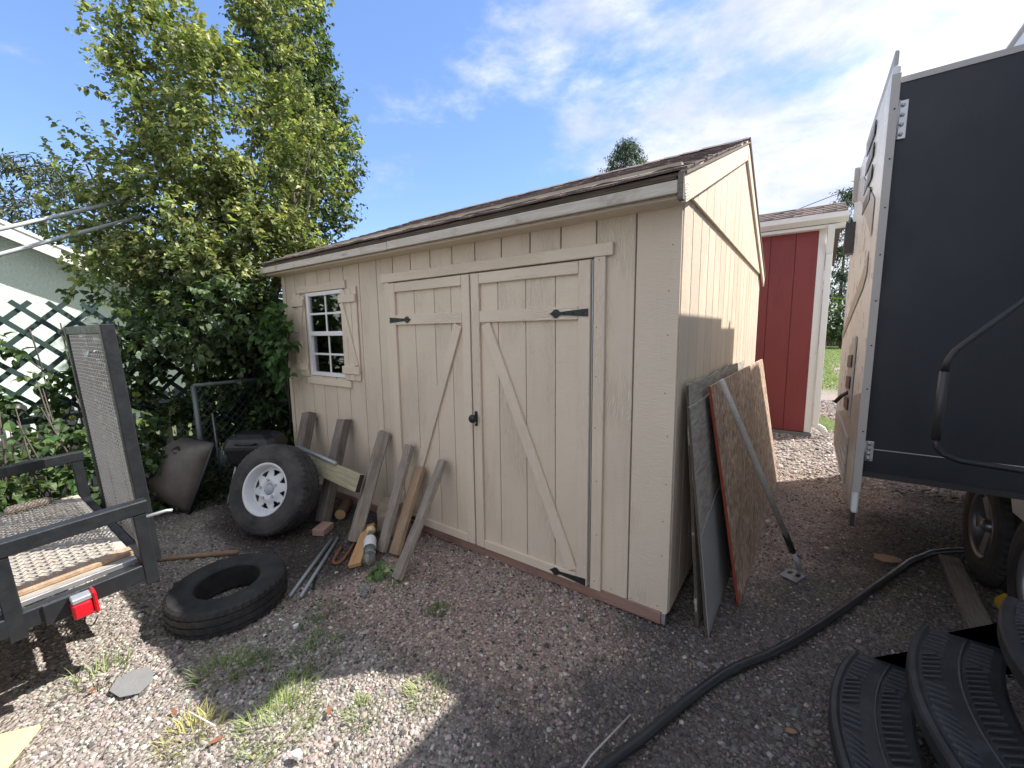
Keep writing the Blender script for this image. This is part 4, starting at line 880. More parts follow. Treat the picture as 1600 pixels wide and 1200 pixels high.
k.add(vs, [(2*i, 2*i+1, 2*i+3, 2*i+2) for i in range(n)]); k.obj('yellow_mark', mt['pale_yellow'], ft, Matrix.Translation((-2.115, -1.245, .085)) @ Matrix.Diagonal((.84, .84, .76, 1)) @ Matrix.Rotation(R(-15), 4, 'Z') @ Matrix.Rotation(R(2), 4, 'X'))

# ------------------------------------------------------------------ barbecue, wheelbarrow tray
bq = thing('barbecue', (-3.72, -.42, 0), 'small black portable barbecue with pale legs behind the white rimmed wheel', 'barbecue')
mm = Matrix.Translation((-3.70, -.40, .0)) @ Matrix.Rotation(R(38), 4, 'Z')
def loft(rects, close=True):
    k = MB(); vs = []; fs = []; n = 8
    for (hx, hy, z, c) in rects: vs += [(hx-c, -hy, z), (hx, -hy+c, z), (hx, hy-c, z), (hx-c, hy, z), (-hx+c, hy, z), (-hx, hy-c, z), (-hx, -hy+c, z), (-hx+c, -hy, z)]
    for j in range(len(rects)-1):
        for q in range(n): fs.append((j*n+q, j*n+(q+1) % n, (j+1)*n+(q+1) % n, (j+1)*n+q))
    fs.append(tuple(reversed(range(n)))); fs.append(tuple(range((len(rects)-1)*n, len(rects)*n))); return k.add(vs, fs)
loft([(.15, .09, .30, .03), (.20, .13, .37, .04), (.23, .155, .50, .04)]).obj('bowl', mt['black_plastic'], bq, mm)
loft([(.237, .162, .503, .04), (.235, .16, .53, .04), (.215, .14, .60, .05), (.15, .085, .635, .05)]).obj('lid', mt['black_plastic'], bq, mm)
for sx in (-1, 1):
    for sy in (-1, 1): k = MB(); k.tube([(sx*.15, sy*.08, .36), (sx*.22, sy*.15, 0)], .010, 8); k.obj('leg', mt['pale_pole'], bq, mm)
k = MB(); k.tube([(-.08, -.15, .56), (-.08, -.19, .565), (.08, -.19, .565), (.08, -.15, .56)], .009, 8); k.obj('handle', mt['black_plastic'], bq, mm)
wb = thing('wheelbarrow_tray', (-4.05, -.98, 0), 'tan wheelbarrow tray with worn black lettering standing on edge behind the trailer ramp', 'wheelbarrow tray')
mm = Matrix.Translation((-4.12, -.98, .0)) @ Matrix.Rotation(R(8), 4, 'Z') @ Matrix.Rotation(R(-24), 4, 'X')
k = MB(); nu, nv2 = 14, 10; vs = []; fs = []     # bulged tray standing on its rim: local y up the height, seen from outside
for i in range(nu+1):
    for j in range(nv2+1):
        u = -1+2*i/nu; v = j/nv2; w_ = .30*(1-.16*v*0); zc = .62*v
        bul = .20*(1-u**4)*(1-(2*v-1)**4)
        vs.append((u*w_, -bul, zc))
for i in range(nu):
    for j in range(nv2): a = i*(nv2+1)+j; fs.append((a, a+nv2+1, a+nv2+2, a+1))
k.add(vs, fs, True); o = k.obj('tray', mt['tray'], wb, mm); s_ = o.modifiers.new('solid', 'SOLIDIFY'); s_.thickness = .008; s_.offset = 1
def on_tray(u, z): v = z/.62; return (u*.30, -.20*(1-u**4)*(1-(2*v-1)**4)-.0105, z)
k = MB(); rimp = [(-.30, 0, 0), (-.30, 0, .31), (-.30, 0, .62), (0, 0, .62), (.30, 0, .62), (.30, 0, .31), (.30, 0, 0), (0, 0, 0)]
k.tube(rimp, .014, 8, closed=True); k.obj('rolled_rim', mt['black_steel'], wb, mm)
def smudge(pts):
    k = MB(); vs = [on_tray(u, z) for u, z in pts]; c_ = V(); 
    for v_ in vs: c_ += V(v_)
    c_ /= len(vs); vs.append(tuple(c_+V((0, -.0015, 0)))); n_ = len(pts); k.add(vs, [(q, (q+1) % n_, n_) for q in range(n_)]); k.obj('worn_letter', mt['soot'], wb, mm)
smudge([(.05, .50), (.42, .47), (.46, .515), (.30, .535), (.08, .545)]); smudge([(-.1, .42), (.0, .40), (.06, .43), (.0, .455), (-.08, .45)]); smudge([(.10, .43), (.14, .425), (.15, .45), (.11, .455)])
smudge([(-.42, .25), (-.30, .22), (-.12, .24), (-.02, .32), (-.10, .375), (-.22, .385), (-.16, .34), (-.24, .32), (-.26, .29), (-.38, .285)]); smudge([(-.45, .12), (-.36, .11), (-.30, .17), (-.40, .165)])

# ------------------------------------------------------------------ utility trailer at the left (nose down towards -y)
ut = thing('utility_trailer', (-2.7, -2.2, 0), 'black steel utility trailer with raised mesh ramp at the left edge', 'utility trailer')
TL = Matrix.Translation((-2.0, -1.58, .40)) @ Matrix.Rotation(R(3.0), 4, 'X')
def tb(nm, a, c, m_='black_steel', par=ut, ch=.004):
    k = MB(); k.box(a, c, ch); return k.obj(nm, mt[m_], par, TL)
XN, XF = 0.05, -1.36       # near and far side (local x)
for x in (XN, XF): tb('side_rail', (x-.03, -2.6, .345), (x+.03, .015, .405)); tb('side_beam', (x-.025, -2.6, .03), (x+.025, -.045, .105))
for x in (XN, XF):
    for y in (-.045, -.455, -1.3, -2.2): tb('post', (x-.0255, y, .0 if y > -.5 else .02), (x+.0255, y+.05, .344))
tb('rear_beam', (XF+.03, -.04, .03), (XN-.03, .0, .10)); tb('front_beam', (XF+.03, -2.6, .03), (XN-.03, -2.55, .10))
for i in range(9): board('deck_board', tuple(TL @ V((XF+.10+.15*i, -2.55, .106))), tuple(TL @ V((XF+.10+.15*i, -.05, .106))), .142, .022, mt['deck_wood'], ut, (0, 0, 1), .003)
def expanded(nm, x0, x1, y0, y1, z, mm, m_, a=.020, b_=.042, wd=.0022):
    """expanded metal: diamond strands"""
    nx_, ny_2 = int((x1-x0)/a), int((y1-y0)/b_); V_ = []; F_ = []
    i_, j_ = np.meshgrid(np.arange(nx_), np.arange(ny_2), indexing='ij'); i_ = i_.ravel(); j_ = j_.ravel()
    cx_ = x0+i_*a; cy_ = y0+j_*b_
    for (p, q) in (((0, .5), (.5, 0)), ((.5, 0), (1, .5)), ((1, .5), (.5, 1)), ((.5, 1), (0, .5))):
        d2 = np.array(((q[0]-p[0])*a, (q[1]-p[1])*b_)); n2 = np.array((-d2[1], d2[0]))/np.linalg.norm(d2)*wd; b0 = len(V_)*0
        for (pp, sg, dz) in ((p, 1, .002), (q, 1, .002), (q, -1, -.001), (p, -1, -.001)): V_.append(np.stack([cx_+pp[0]*a+n2[0]*sg, cy_+pp[1]*b_+n2[1]*sg, np.full(len(cx_), z+dz)], 1))
    Vn = np.stack(V_, 1).reshape(-1, 4, 4, 3) if False else np.stack(V_, 1)      # n, 16, 3
    n = len(Vn); F = (np.arange(16).reshape(4, 4)[None] + (np.arange(n)*16)[:, None, None]).reshape(-1, 4)
    M3 = np.array(mm.to_3x3()); tr = np.array(mm.translation); W = Vn.reshape(-1, 3) @ M3.T + tr
    o = arrays_obj(nm, W, F, mt[m_], ut); o['kind'] = 'stuff'; return o
expanded('deck_mesh', XF+.03, XN-.16, -1.0, -.06, .136, TL, 'mesh_deck', .046, .040, .0034)
tb('steel_strip', (XN-.15, -2.5, .129), (XN-.08, -.05, .150), 'brown_wood'); tb('edge_strip', (XN-.075, -2.5, .106), (XN-.028, -.05, .128), 'alu', ch=.002)
# ramp gate standing up at the rear
GM = TL @ Matrix.Translation((0, .045, -.015)) @ Matrix.Rotation(R(0), 4, 'X')
def gb(nm, a, c, m_='black_steel'):
    k = MB(); k.box(a, c, .004); return k.obj(nm, mt[m_], ut, GM)
gx1, gx0, gh_ = -.235, -1.07, 1.225
gate = gb('ramp_side', (gx1-.0, -.022, 0), (gx1+.048, .030, gh_)); gb('ramp_side', (gx0-.055, -.022, 0), (gx0, .030, gh_)); gb('ramp_top', (gx0, -.020, gh_-.045), (gx1, .022, gh_)); gb('ramp_bottom', (gx0, -.02, .0), (gx1, .022, .04))
for x in (gx0+.35, gx0+.70): gb('ramp_bar', (x-.012, .006, .04), (x+.012, .026, gh_-.045))
expanded('ramp_mesh', gx0, gx1, .04, gh_-.045, 0, GM @ Matrix.Translation((0, -.012, 0)) @ Matrix.Rotation(math.pi/2, 4, 'X'), 'mesh_steel', .040, .020, .0042)
k = MB(); k.tube([(gx1-.14, -.02, gh_-.13), (gx1-.14, -.05, gh_-.13), (gx1-.12, -.055, gh_-.15)], .007, 8); k.obj('chain_hook', mt['steel'], ut, GM)
k = MB(); k.tube([(XN+.02, .0, .325), (XN+.02, .075, .322), (XN+.03, .095, .318)], .008, 8); k.obj('ramp_pin', mt['steel'], ut, TL)
# tail light on the near beam
tb('light_bracket', (XN+.026, -.36, .015), (XN+.036, -.25, .105), 'black_steel')
tb('light_housing', (XN+.036, -.285, .080), (XN+.092, -.225, .102), 'pipe'); tb('tail_light', (XN+.037, -.288, .012), (XN+.094, -.2265, .0795), 'red_lens', ch=.008); tb('lens_rim', (XN+.034, -.226, .008), (XN+.098, -.212, .108), 'red_lens', ch=.006)
k = MB(); k.tube(spline([(XN+.04, -.25, .0), (XN+.05, -.26, -.035), (XN+.06, -.24, -.05), (XN+.06, -.22, -.02)], 4), .003, 6); k.obj('wire', mt['cable'], ut, TL)
tb('wrapped_roll', (XF+.045, -.36, .13), (XF+.11, -.17, .175), 'card', ch=.015)
for y in (-1.45,):    # wheels outside the view keep it standing
    for x in (XN+.17, XF-.17):
        mw = Matrix.Translation((-2.0+x, -1.55+y, .33)) @ Matrix.Rotation(math.pi/2*(1 if x > 0 else -1), 4, 'Y') @ Matrix.Scale(.95, 4); w_ = tyre_mesh().obj('wheel', mt['rubber'], ut, mw)
        k = MB(); k.lathe([(0, .05), (.16, .05), (.18, .08), (.197, .092)], 32); k.obj('rim', mt['white_rim'], w_, mw)
k = MB(); k.tube([(-3.45, -3.0, .33), (-1.85, -3.0, .33)], .03, 8); k.obj('axle', mt['black_steel'], ut)
k = MB(); k.tube([tuple(TL @ V((-.65, -2.6, .06))), (-2.65, -5.2, .19)], .04, 8); k.box((-2.72, -5.26, .0), (-2.58, -5.12, .30)); k.obj('tongue', mt['black_steel'], ut)
# wooden pole lying on the ground behind the bare tyre
k = MB(); k.tube([(-3.10, -1.37, .016), (-2.70, -.98, .018)], .015, 10); tag(k.obj('wooden_pole', mt['brown_wood'], None), 'thin brown wooden pole on the ground behind the bare tyre', 'pole')
k = MB(); k.prism([(-.15, -.07), (-.04, -.13), (.10, -.10), (.17, -.01), (.11, .08), (.01, .11), (-.09, .10), (-.14, .02)], (1,0,0), (0,1,0), (0,0,1), (0,0,0), .006); tag(k.obj('flat_stone', mt['paver'], None, Matrix.Translation((-1.87, -1.72, .006)) @ Matrix.Scale(.6, 4)), 'flat grey slate set in the sunlit gravel near the red tail light', 'stone')
k = MB(); k.box((-.085, -.065, 0), (.085, .065, .02), .003); tag(k.obj('yellow_board', mt['pale_yellow'], None, Matrix.Translation((-1.83, -2.10, .02)) @ Matrix.Rotation(R(-35), 4, 'Z')), 'pale yellow board lying in the bottom left corner', 'board')

# ------------------------------------------------------------------ fences, house, poles at the left
lf = thing('lattice_fence', (-5.0, -1.5, 0), 'dark green diamond lattice fence overgrown by vines in front of the pale house', 'fence')
ly0, ly1, lz0, lz1 = -2.75, -.35, .85, 1.86; st = .150; wd = .040
def clip_seg(c, sgn):
    # line z = sgn*(y - c), clipped to the panel
    y_a, y_b = ly0, ly1; zs = sorted([(lz0/sgn + c), (lz1/sgn + c)]); a = max(y_a, zs[0]); b_ = min(y_b, zs[1]); return (a, b_) if b_-a > .05 else None
for sgn, x in ((1, -5.0), (-1, -4.988)):
    c = ly0-3
    while c < ly1+3:
        s_ = clip_seg(c, sgn)
        if s_: a, b_ = s_; board('slat', (x, a, sgn*(a-c)), (x, b_, sgn*(b_-c)), wd, .008, mt['lattice'], lf, (1, 0, 0), .0)
        c += st*1.4142
for y in (ly0, ly1): k = MB(); k.box((-5.07, y-.04, 0), (-5.005, y+.04, 1.84), .004); k.obj('post', mt['lattice'], lf)
k = MB(); k.box((-5.04, ly0, .80), (-4.985, ly1, .85), .003); k.obj('bottom_rail', mt['lattice'], lf)
pf = thing('picket_fence', (-5.4, -1.2, 0), 'white picket fence standing behind the green lattice', 'fence')
y = -2.8; i = 0
while y < .35:
    k = MB(); h_ = .92+random.uniform(-.01, .01); k.prism([(0, .05), (.115, .05), (.115, h_), (.0575, h_+.06), (0, h_)], (0,1,0), (0,0,1), (1,0,0), (-5.42, y, 0), .018); k.obj('picket', mt['white_paint'], pf); y += .15
for z in (.28, .74): k = MB(); k.box((-5.46, -2.8, z), (-5.4205, .45, z+.08)); k.obj('rail', mt['white_paint'], pf)
for y in (-2.8, -1.3, .38): k = MB(); k.box((-5.54, y, 0), (-5.461, y+.08, .95)); k.obj('post', mt['white_paint'], pf)
# chain link fence by the shed corner
cf = thing('chain_link_fence', (-4.4, -.2, 0), 'chain link fence with grey pipe frame between the lattice and the shed', 'fence')
P0 = V((-4.47, -.60, 0)); P1 = V((-4.62, .50, 0)); hC = 1.05
k = MB(); k.tube([P0, P0+V((-.05, -.0, hC))], .024, 12); k.obj('post', mt['fencepipe'], cf); k = MB(); k.tube([P1, P1+V((0, 0, hC))], .024, 12); k.obj('post', mt['fencepipe'], cf)
k = MB(); k.tube([P0+V((-.05, 0, hC)), P1+V((0, 0, hC))], .019, 10); k.obj('top_rail', mt['fencepipe'], cf)
k = MB(); k.tube([P0+V((.06, .12, .04)), P0+V((.0, .12, .75))], .010, 8); k.obj('tension_bar', mt['fencepipe'], cf)
k = MB(); LnC = (P1-P0).length; uC = (P1-P0).normalized(); cw = .062
for sgn in (1, -1):
    c = -hC
    while c < LnC+hC:
        a = max(0, c if sgn > 0 else c-hC); b_ = min(LnC, c+hC if sgn > 0 else c)
        if b_-a > .04:
            za = (a-c) if sgn > 0 else (c-a); zb_ = (b_-c) if sgn > 0 else (c-b_)
            k.tube([P0+uC*a+V((-.02, 0, za)), P0+uC*b_+V((-.02, 0, zb_))], .0016, 4, cap=False)
        c += cw*1.414
o = k.obj('chain_mesh', mt['fencepipe'], cf); o['kind'] = 'stuff'
# mint house
hs = thing('house', (-12.5, -3, 0), 'mint green stucco house with white roof edge behind the lattice fence', 'house')
HX = -9.5; YR = -4.6
def hz(y): return 3.206-.477*(abs(y-YR)-(-1.308-YR))
k = MB(); k.prism([(-10.2, 0), (1.0, 0), (1.0, hz(1.0)-.12), (YR, hz(YR)-.12), (-10.2, hz(-10.2)-.12)], (0,1,0), (0,0,1), (1,0,0), (HX-6, 0, 0), 6.0); k.obj('wall', mt['stucco'], hs)
rf = MB()
for ya in (1.35, -10.55): rf.add([(HX-6.2, ya, hz(ya)-.03), (HX+.30, ya, hz(ya)-.03), (HX+.30, YR, hz(YR)-.03), (HX-6.2, YR, hz(YR)-.03), (HX-6.2, ya, hz(ya)+.05), (HX+.30, ya, hz(ya)+.05), (HX+.30, YR, hz(YR)+.05), (HX-6.2, YR, hz(YR)+.05)], [(3,2,1,0),(4,5,6,7),(0,1,5,4),(1,2,6,5),(2,3,7,6),(3,0,4,7)])
rf = rf.obj('roof', mt['shingle'], hs)
for ya in (1.35, -10.55):
    board('barge_board', (HX+.301, ya, hz(ya)-.09), (HX+.301, YR, hz(YR)-.09), .17, .025, mt['white_paint'], rf, (1, 0, 0)); board('drip_edge', (HX+.327, ya, hz(ya)+.03), (HX+.327, YR, hz(YR)+.03), .05, .015, mt['white_gutter'], rf, (1, 0, 0))
# two pale poles on stands reaching into the tree
pr = thing('pole_rack', (-5.3, -2.68, 0), 'pair of pale horizontal poles reaching from the left edge into the tree', 'poles')
pa = [V((-5.3, -2.68, 1.955)), V((-5.3, -.70, 2.975))]; pb = [V((-5.3, -2.68, 1.735)), V((-5.3, -.66, 2.806))]
for p in (pa, pb): k = MB(); k.tube(p, .018, 10); k.obj('pole', mt['pale_pole'], pr)
k = MB(); k.tube([(-5.3, -2.68, 0), (-5.3, -2.68, 2.02)], .025, 10); k.obj('stand', mt['pale_pole'], pr)
# power line and far wooden fence
k = MB(); cp = []
for i in range(25):
    t = i/24; x = -9+24*t; cp.append((x, 12+0*t, 4.915+(x+.784)*.30 - .012*(15-x)*(x+9)*.25))
k.tube(cp, .009, 6); pwl = k.obj('power_line', mt['wire'], None)
tag(pwl, 'thin dark power line crossing the sky right of the shed gable', 'wire')
for x, zt in ((-9, cp[0][2]), (15, cp[-1][2])): k = MB(); k.tube([(x, 12, 0), (x, 12, zt+.5)], [.14, .10], 10); k.obj('utility_pole', mt['bark'], pwl)
wf_ = thing('wooden_fence', (3, 40, 0), 'distant reddish board fence beyond the grass between red building and travel trailer', 'fence')
x = -2.0
while x < 9:
    k = MB(); k.box((x, 40, .05), (x+.19, 40.03, 1.48+random.uniform(-.02, .02))); k.obj('fence_board', mt['far_wood'], wf_); x += .20
k = MB(); k.box((-2, 40.031, 1.2), (9, 40.08, 1.3)); k.obj('rail', mt['far_wood'], wf_)
for x in (-2.1, .5, 3.0, 5.5, 9.0): k = MB(); k.box((x, 40.031, 0), (x+.1, 40.13, 1.5)); k.obj('post', mt['far_wood'], wf_)

# ------------------------------------------------------------------ vegetation
def unit(a): return a/np.maximum(np.linalg.norm(a, axis=-1, keepdims=True), 1e-9)
def leaf_cloud(pos, axis_dir, nrm, length, width, cols, curl=.25):
    """one folded pointed leaf per position: 6 verts, 4 quads-as-tris -> two quads each side of the midrib"""
    a = unit(axis_dir); n = unit(nrm - a*(nrm*a).sum(-1, keepdims=True)); s = np.cross(a, n); Ln = length[:, None]; W = width[:, None]
    base = pos; tip = pos + a*Ln - n*Ln*curl; mid1 = pos + a*Ln*.38; 
    l1 = mid1 + s*W*.5 + n*W*.18; r1 = mid1 - s*W*.5 + n*W*.18; m2 = pos + a*Ln*.72 - n*Ln*curl*.35
    l2 = m2 + s*W*.36 + n*W*.12; r2 = m2 - s*W*.36 + n*W*.12
    Vv = np.stack([base, l1, l2, tip, r2, r1, mid1, m2], 1); n_ = len(pos)
    f = np.array([(0, 6, 1, 1), (6, 7, 2, 1), (7, 3, 3, 2), (0, 5, 5, 6), (6, 5, 4, 7), (7, 4, 4, 3)])
    tri = np.array([(0, 6, 1), (6, 7, 2), (6, 2, 1), (7, 3, 2), (0, 5, 6), (6, 5, 4), (6, 4, 7), (7, 4, 3)])
    F = (tri[None] + (np.arange(n_)*8)[:, None, None]).reshape(-1, 3)
    return Vv.reshape(-1, 3), F, np.repeat(cols, 8, 0)
def in_ells(p, ells):
    d = np.full(len(p), 9.0)
    for (c, r) in ells: d = np.minimum(d, (((p-np.array(c))/np.array(r))**2).sum(1))
    return d
def crown_points(ells, n, shell=.35):
    vol = np.array([r[0]*r[1]*r[2] for c, r in ells]); pk = rng.choice(len(ells), n, p=vol/vol.sum())
    v = unit(rng.normal(size=(n, 3))); rad = rng.uniform(shell**3, 1, n)**(1/3)*(1+rng.normal(0, .06, n))
    C_ = np.array([e[0] for e in ells])[pk]; R_ = np.array([e[1] for e in ells])[pk]; return C_ + v*rad[:, None]*R_, v
def shoots(pts, outward, per, length, up=.8, droop=.2, lsize=(.075, .05), c_old=(.06, .10, .03), c_new=(.22, .28, .06), new_amt=.25, tone=.3, keep=None):
    """leafy shoots starting at pts; returns leaf arrays"""
    n = len(pts); d = unit(outward*.75 + np.array((0, 0, up)) + rng.normal(0, .35, (n, 3)))
    Ls = rng.uniform(.6, 1.2, n)*length; clump = rng.normal(0, 1, n)
    t = np.tile(np.linspace(0, 1, per), n); idx = np.repeat(np.arange(n), per); tt = t + rng.uniform(-.06, .06, len(t))
    base = pts[idx] + d[idx]*(Ls[idx]*tt)[:, None] - np.array((0, 0, 1))*(droop*Ls[idx]*tt**2)[:, None]
    ang = rng.uniform(0, 2*np.pi, len(t)); side = unit(np.cross(d[idx], rng.normal(size=(len(t), 3))))
    ax = unit(side + d[idx]*.5 + np.array((0, 0, -.55)) + rng.normal(0, .25, (len(t), 3)))
    nr = unit(np.array((0, 0, 1.0)) + rng.normal(0, .45, (len(t), 3)))
    L_ = lsize[0]*rng.uniform(.6, 1.25, len(t))*(1-.35*(tt > .8)); W_ = lsize[1]*rng.uniform(.7, 1.2, len(t))*(1-.3*(tt > .8))
    nw = (rng.random(n) < new_amt)[idx] & (tt > .45); mixv = np.where(nw, rng.uniform(.4, 1, len(t)), rng.uniform(0, .18, len(t)))[:, None]
    c = np.array(c_old)*(1-mixv)+np.array(c_new)*mixv; c = c*np.exp(rng.normal(0, .22, len(t))+clump[idx]*tone*.5)[:, None]
    c = np.clip(c*(1+rng.normal(0, .05, (len(t), 3))), .008, .6)
    if keep is not None: k_ = keep(base); base, ax, nr, L_, W_, c = base[k_], ax[k_], nr[k_], L_[k_], W_[k_], c[k_]
    return leaf_cloud(base, ax, nr, L_, W_, c)
def merge(parts):
    vo = 0; Vs = []; Fs = []; Cs = []
    for v, f, c in parts: Vs.append(v); Fs.append(f+vo); Cs.append(c); vo += len(v)
    return np.concatenate(Vs), np.concatenate(Fs), np.concatenate(Cs)
def limbs(parent, base, targets, r0, m_='bark', jit=.12, name='limb', rt=.008):
    for tg in targets:
        b_ = V(base); t_ = V(tg); mid = b_.lerp(t_, .45) + V((random.uniform(-jit, jit), random.uniform(-jit, jit), random.uniform(0, jit))); m2 = b_.lerp(t_, .75) + V((random.uniform(-jit, jit), random.uniform(-jit, jit), random.uniform(0, jit)))
        k = MB(); k.tube([b_, mid, m2, t_], [r0*random.uniform(.7, 1), r0*.6, r0*.35, rt], 7); k.obj(name, mt[m_], parent)
not_in_shed = lambda p: ~((p[:, 0] > -3.90) & (p[:, 0] < .2) & (p[:, 1] > -.22) & (p[:, 1] < 4.0) & (p[:, 2] < 3.25))
# large pear tree beside the shed
ells = [((-5.84, -0.26, 4.52), (0.44, 0.44, 1.37)), ((-4.76, -0.0, 3.67), (0.5, 0.5, 1.14)), ((-5.51, 0.99, 5.06), (0.47, 0.47, 1.54)), ((-4.44, 0.75, 3.42), (0.4, 0.4, 0.88)), ((-5.18, -0.25, 2.79), (0.86, 0.86, 0.75)), ((-5.72, -0.68, 2.55), (0.39, 0.39, 0.72)), ((-4.72, -0.31, 1.88), (0.82, 0.82, 0.58)), ((-4.31, 0.16, 2.2), (0.53, 0.53, 0.63)), ((-6.12, -0.67, 3.21), (0.26, 0.26, 0.52))]
tree = thing('pear_tree', (-4.80, .10, 0), 'large leafy green tree with yellow green shoots left of the shed', 'tree')
k = MB(); k.tube([(-4.80, .10, 0), (-4.82, .08, .5), (-4.80, .07, 1.0)], [.13, .10, .085], 10); k.obj('trunk', mt['bark'], tree)
cc_, co_ = crown_points(ells, 230, .42); order = np.argsort(cc_ @ np.array((.81, .58, 0.))); sel = list(order[:14]) + list(order[-6:]) + list(rng.integers(0, 230, 34))
limbs(tree, (-4.80, .07, .95), [tuple(cc_[q_]) for q_ in sel], .034, jit=.14)
ix = rng.integers(0, 230, 5000); csz = rng.uniform(.08, .19, 230)[ix]
pts = cc_[ix] + rng.normal(0, 1, (5000, 3))*csz[:, None]*np.array((1, 1, 1.15)); ov = unit(co_[ix] + rng.normal(0, .5, (5000, 3))); kk = not_in_shed(pts); pts, ov = pts[kk], ov[kk]
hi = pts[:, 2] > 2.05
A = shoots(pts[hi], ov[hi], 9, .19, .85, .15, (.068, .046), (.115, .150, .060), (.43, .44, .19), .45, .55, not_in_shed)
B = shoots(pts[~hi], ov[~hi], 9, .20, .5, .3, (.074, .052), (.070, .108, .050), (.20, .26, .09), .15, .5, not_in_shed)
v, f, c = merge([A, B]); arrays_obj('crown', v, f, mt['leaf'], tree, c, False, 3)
# darker, taller tree behind it
ells2 = [((-7.75, 2.35, 7.0), (.70, .70, 2.2)), ((-7.4, 2.55, 4.9), (.75, .75, 1.7))]
tree2 = thing('pear_tree', (-8.0, 2.2, 0), 'taller dark green tree rising behind the yellow green one', 'tree')
k = MB(); k.tube([(-8.0, 2.2, 0), (-8.0, 2.2, 2.0), (-8.05, 2.2, 4.0)], [.18, .13, .09], 10); k.obj('trunk', mt['bark'], tree2)
tips, _ = crown_points(ells2, 30, .5); limbs(tree2, (-8.0, 2.2, 2.6), [tuple(p) for p in tips], .05)
pts, ov = crown_points(ells2, 1900, .5)
v, f, c = shoots(pts, ov, 9, .32, .85, .2, (.095, .065), (.060, .092, .045), (.14, .185, .08), .2, .4); arrays_obj('crown', v, f, mt['leaf'], tree2, c, False, 3)
# dense shrub between tree, chain link fence and shed corner
ells3 = [((-4.75, .25, 1.15), (.50, .55, .55)), ((-4.35, .25, 1.45), (.42, .40, .35)), ((-5.2, .1, .75), (.55, .5, .65)), ((-4.6, .35, .55), (.55, .5, .55))]
shr = thing('shrub', (-4.7, .35, 0), 'dense dark leafy shrub filling the gap behind the chain link fence', 'shrub')
limbs(shr, (-4.7, .4, 0), [tuple(p) for p in crown_points(ells3, 24, .3)[0]] + [(-3.45, -.13, 1.62), (-3.55, -.13, 1.42), (-3.86, -.08, 1.62)], .022, 'bark', .08, 'stem')
pts, ov = crown_points(ells3, 800, .35); kk = not_in_shed(pts); pts, ov = pts[kk], ov[kk]
A = shoots(pts, ov, 8, .24, .2, .5, (.095, .07), (.030, .062, .022), (.09, .15, .04), .12, .5, not_in_shed)
p2 = np.array((-3.60, -.15, 1.52)) + rng.normal(0, 1, (46, 3))*np.array((.13, .04, .17)); p2[:, 1] = np.minimum(p2[:, 1], -.09)
B = shoots(p2, np.repeat(np.array(((.3, -.6, 0.),)), len(p2), 0), 6, .14, .1, .5, (.10, .075), (.045, .095, .03), (.10, .17, .04), .1, .4, lambda p: (p[:, 1] < -.06) & (p[:, 0] < -3.22))
v, f, c = merge([A, B]); arrays_obj('foliage', v, f, mt['leaf'], shr, c, False, 3)
# vines on the lattice and bamboo-like canes in front of it
vn = thing('vine', (-4.93, -1.5, 0), 'vine with dark leaves climbing over the green lattice fence', 'vine')
for i in range(13):
    y = random.uniform(-2.3, -.6); k = MB(); k.tube(spline([(-4.90, y, 0), (-4.93, y+random.uniform(-.1, .1), .5), (-4.96, y+random.uniform(-.2, .2), 1.0), (-4.95, y+random.uniform(-.3, .3), random.uniform(1.2, 1.75))], 4), .006, 5); k.obj('stem', mt['twig'], vn)
n = 480; p3 = np.stack([rng.uniform(-4.97, -4.86, n), rng.uniform(-2.4, -.55, n), rng.beta(1.6, 1.7, n)*1.5+.15], 1); p3 = p3[fbm(p3[:, 1]*3, p3[:, 2]*3, 1.3) > .46]
n = 60; p4 = np.stack([rng.uniform(-4.95, -4.75, n), rng.uniform(-.95, -.35, n), rng.uniform(.2, 1.75, n)], 1); p3 = np.concatenate([p3, p4])
v, f, c = shoots(p3, np.repeat(np.array(((.8, 0, .2),)), len(p3), 0), 7, .18, .1, .5, (.085, .06), (.035, .07, .028), (.20, .25, .06), .2, .5); arrays_obj('foliage', v, f, mt['leaf'], vn, c, False, 3)
cn = thing('cane_clump', (-4.2, -1.7, 0), 'clump of bare brown canes behind the trailer deck', 'canes')
for i in range(18):
    y = random.uniform(-1.95, -1.15); x = random.uniform(-4.45, -4.05); k = MB(); k.tube([(x, y, 0), (x+random.uniform(-.05, .05), y-.05, .6), (x+random.uniform(-.12, .12), y-random.uniform(.0, .25), random.uniform(.95, 1.25))], [.008, .007, .003], 6); k.obj('cane', mt['twig'], cn)
n = 220; p5 = np.stack([rng.uniform(-4.5, -4.0, n), rng.uniform(-2.1, -1.0, n), rng.uniform(.05, 1.0, n)*rng.uniform(.4, 1, n)], 1)
v, f, c = shoots(p5, np.repeat(np.array(((.5, 0, .2),)), len(p5), 0), 6, .16, .3, .4, (.08, .06), (.045, .085, .03), (.15, .2, .05), .2, .4); arrays_obj('foliage', v, f, mt['leaf'], cn, c, False, 3)
# low ground cover along the fence line
n = 420; pg = np.stack([rng.uniform(-5.1, -3.85, n), rng.uniform(-1.0, .3, n), np.full(n, .0)], 1)
v, f, c = shoots(pg, np.repeat(np.array(((.4, -.2, .2),)), n, 0), 6, .15, .6, .5, (.055, .035), (.035, .058, .022), (.14, .15, .06), .2, .5); tag(arrays_obj('ground_cover', v, f, mt['leaf'], None, c, False, 3), 'low weeds and leaves covering the soil along the fence', 'weeds', kind='stuff')
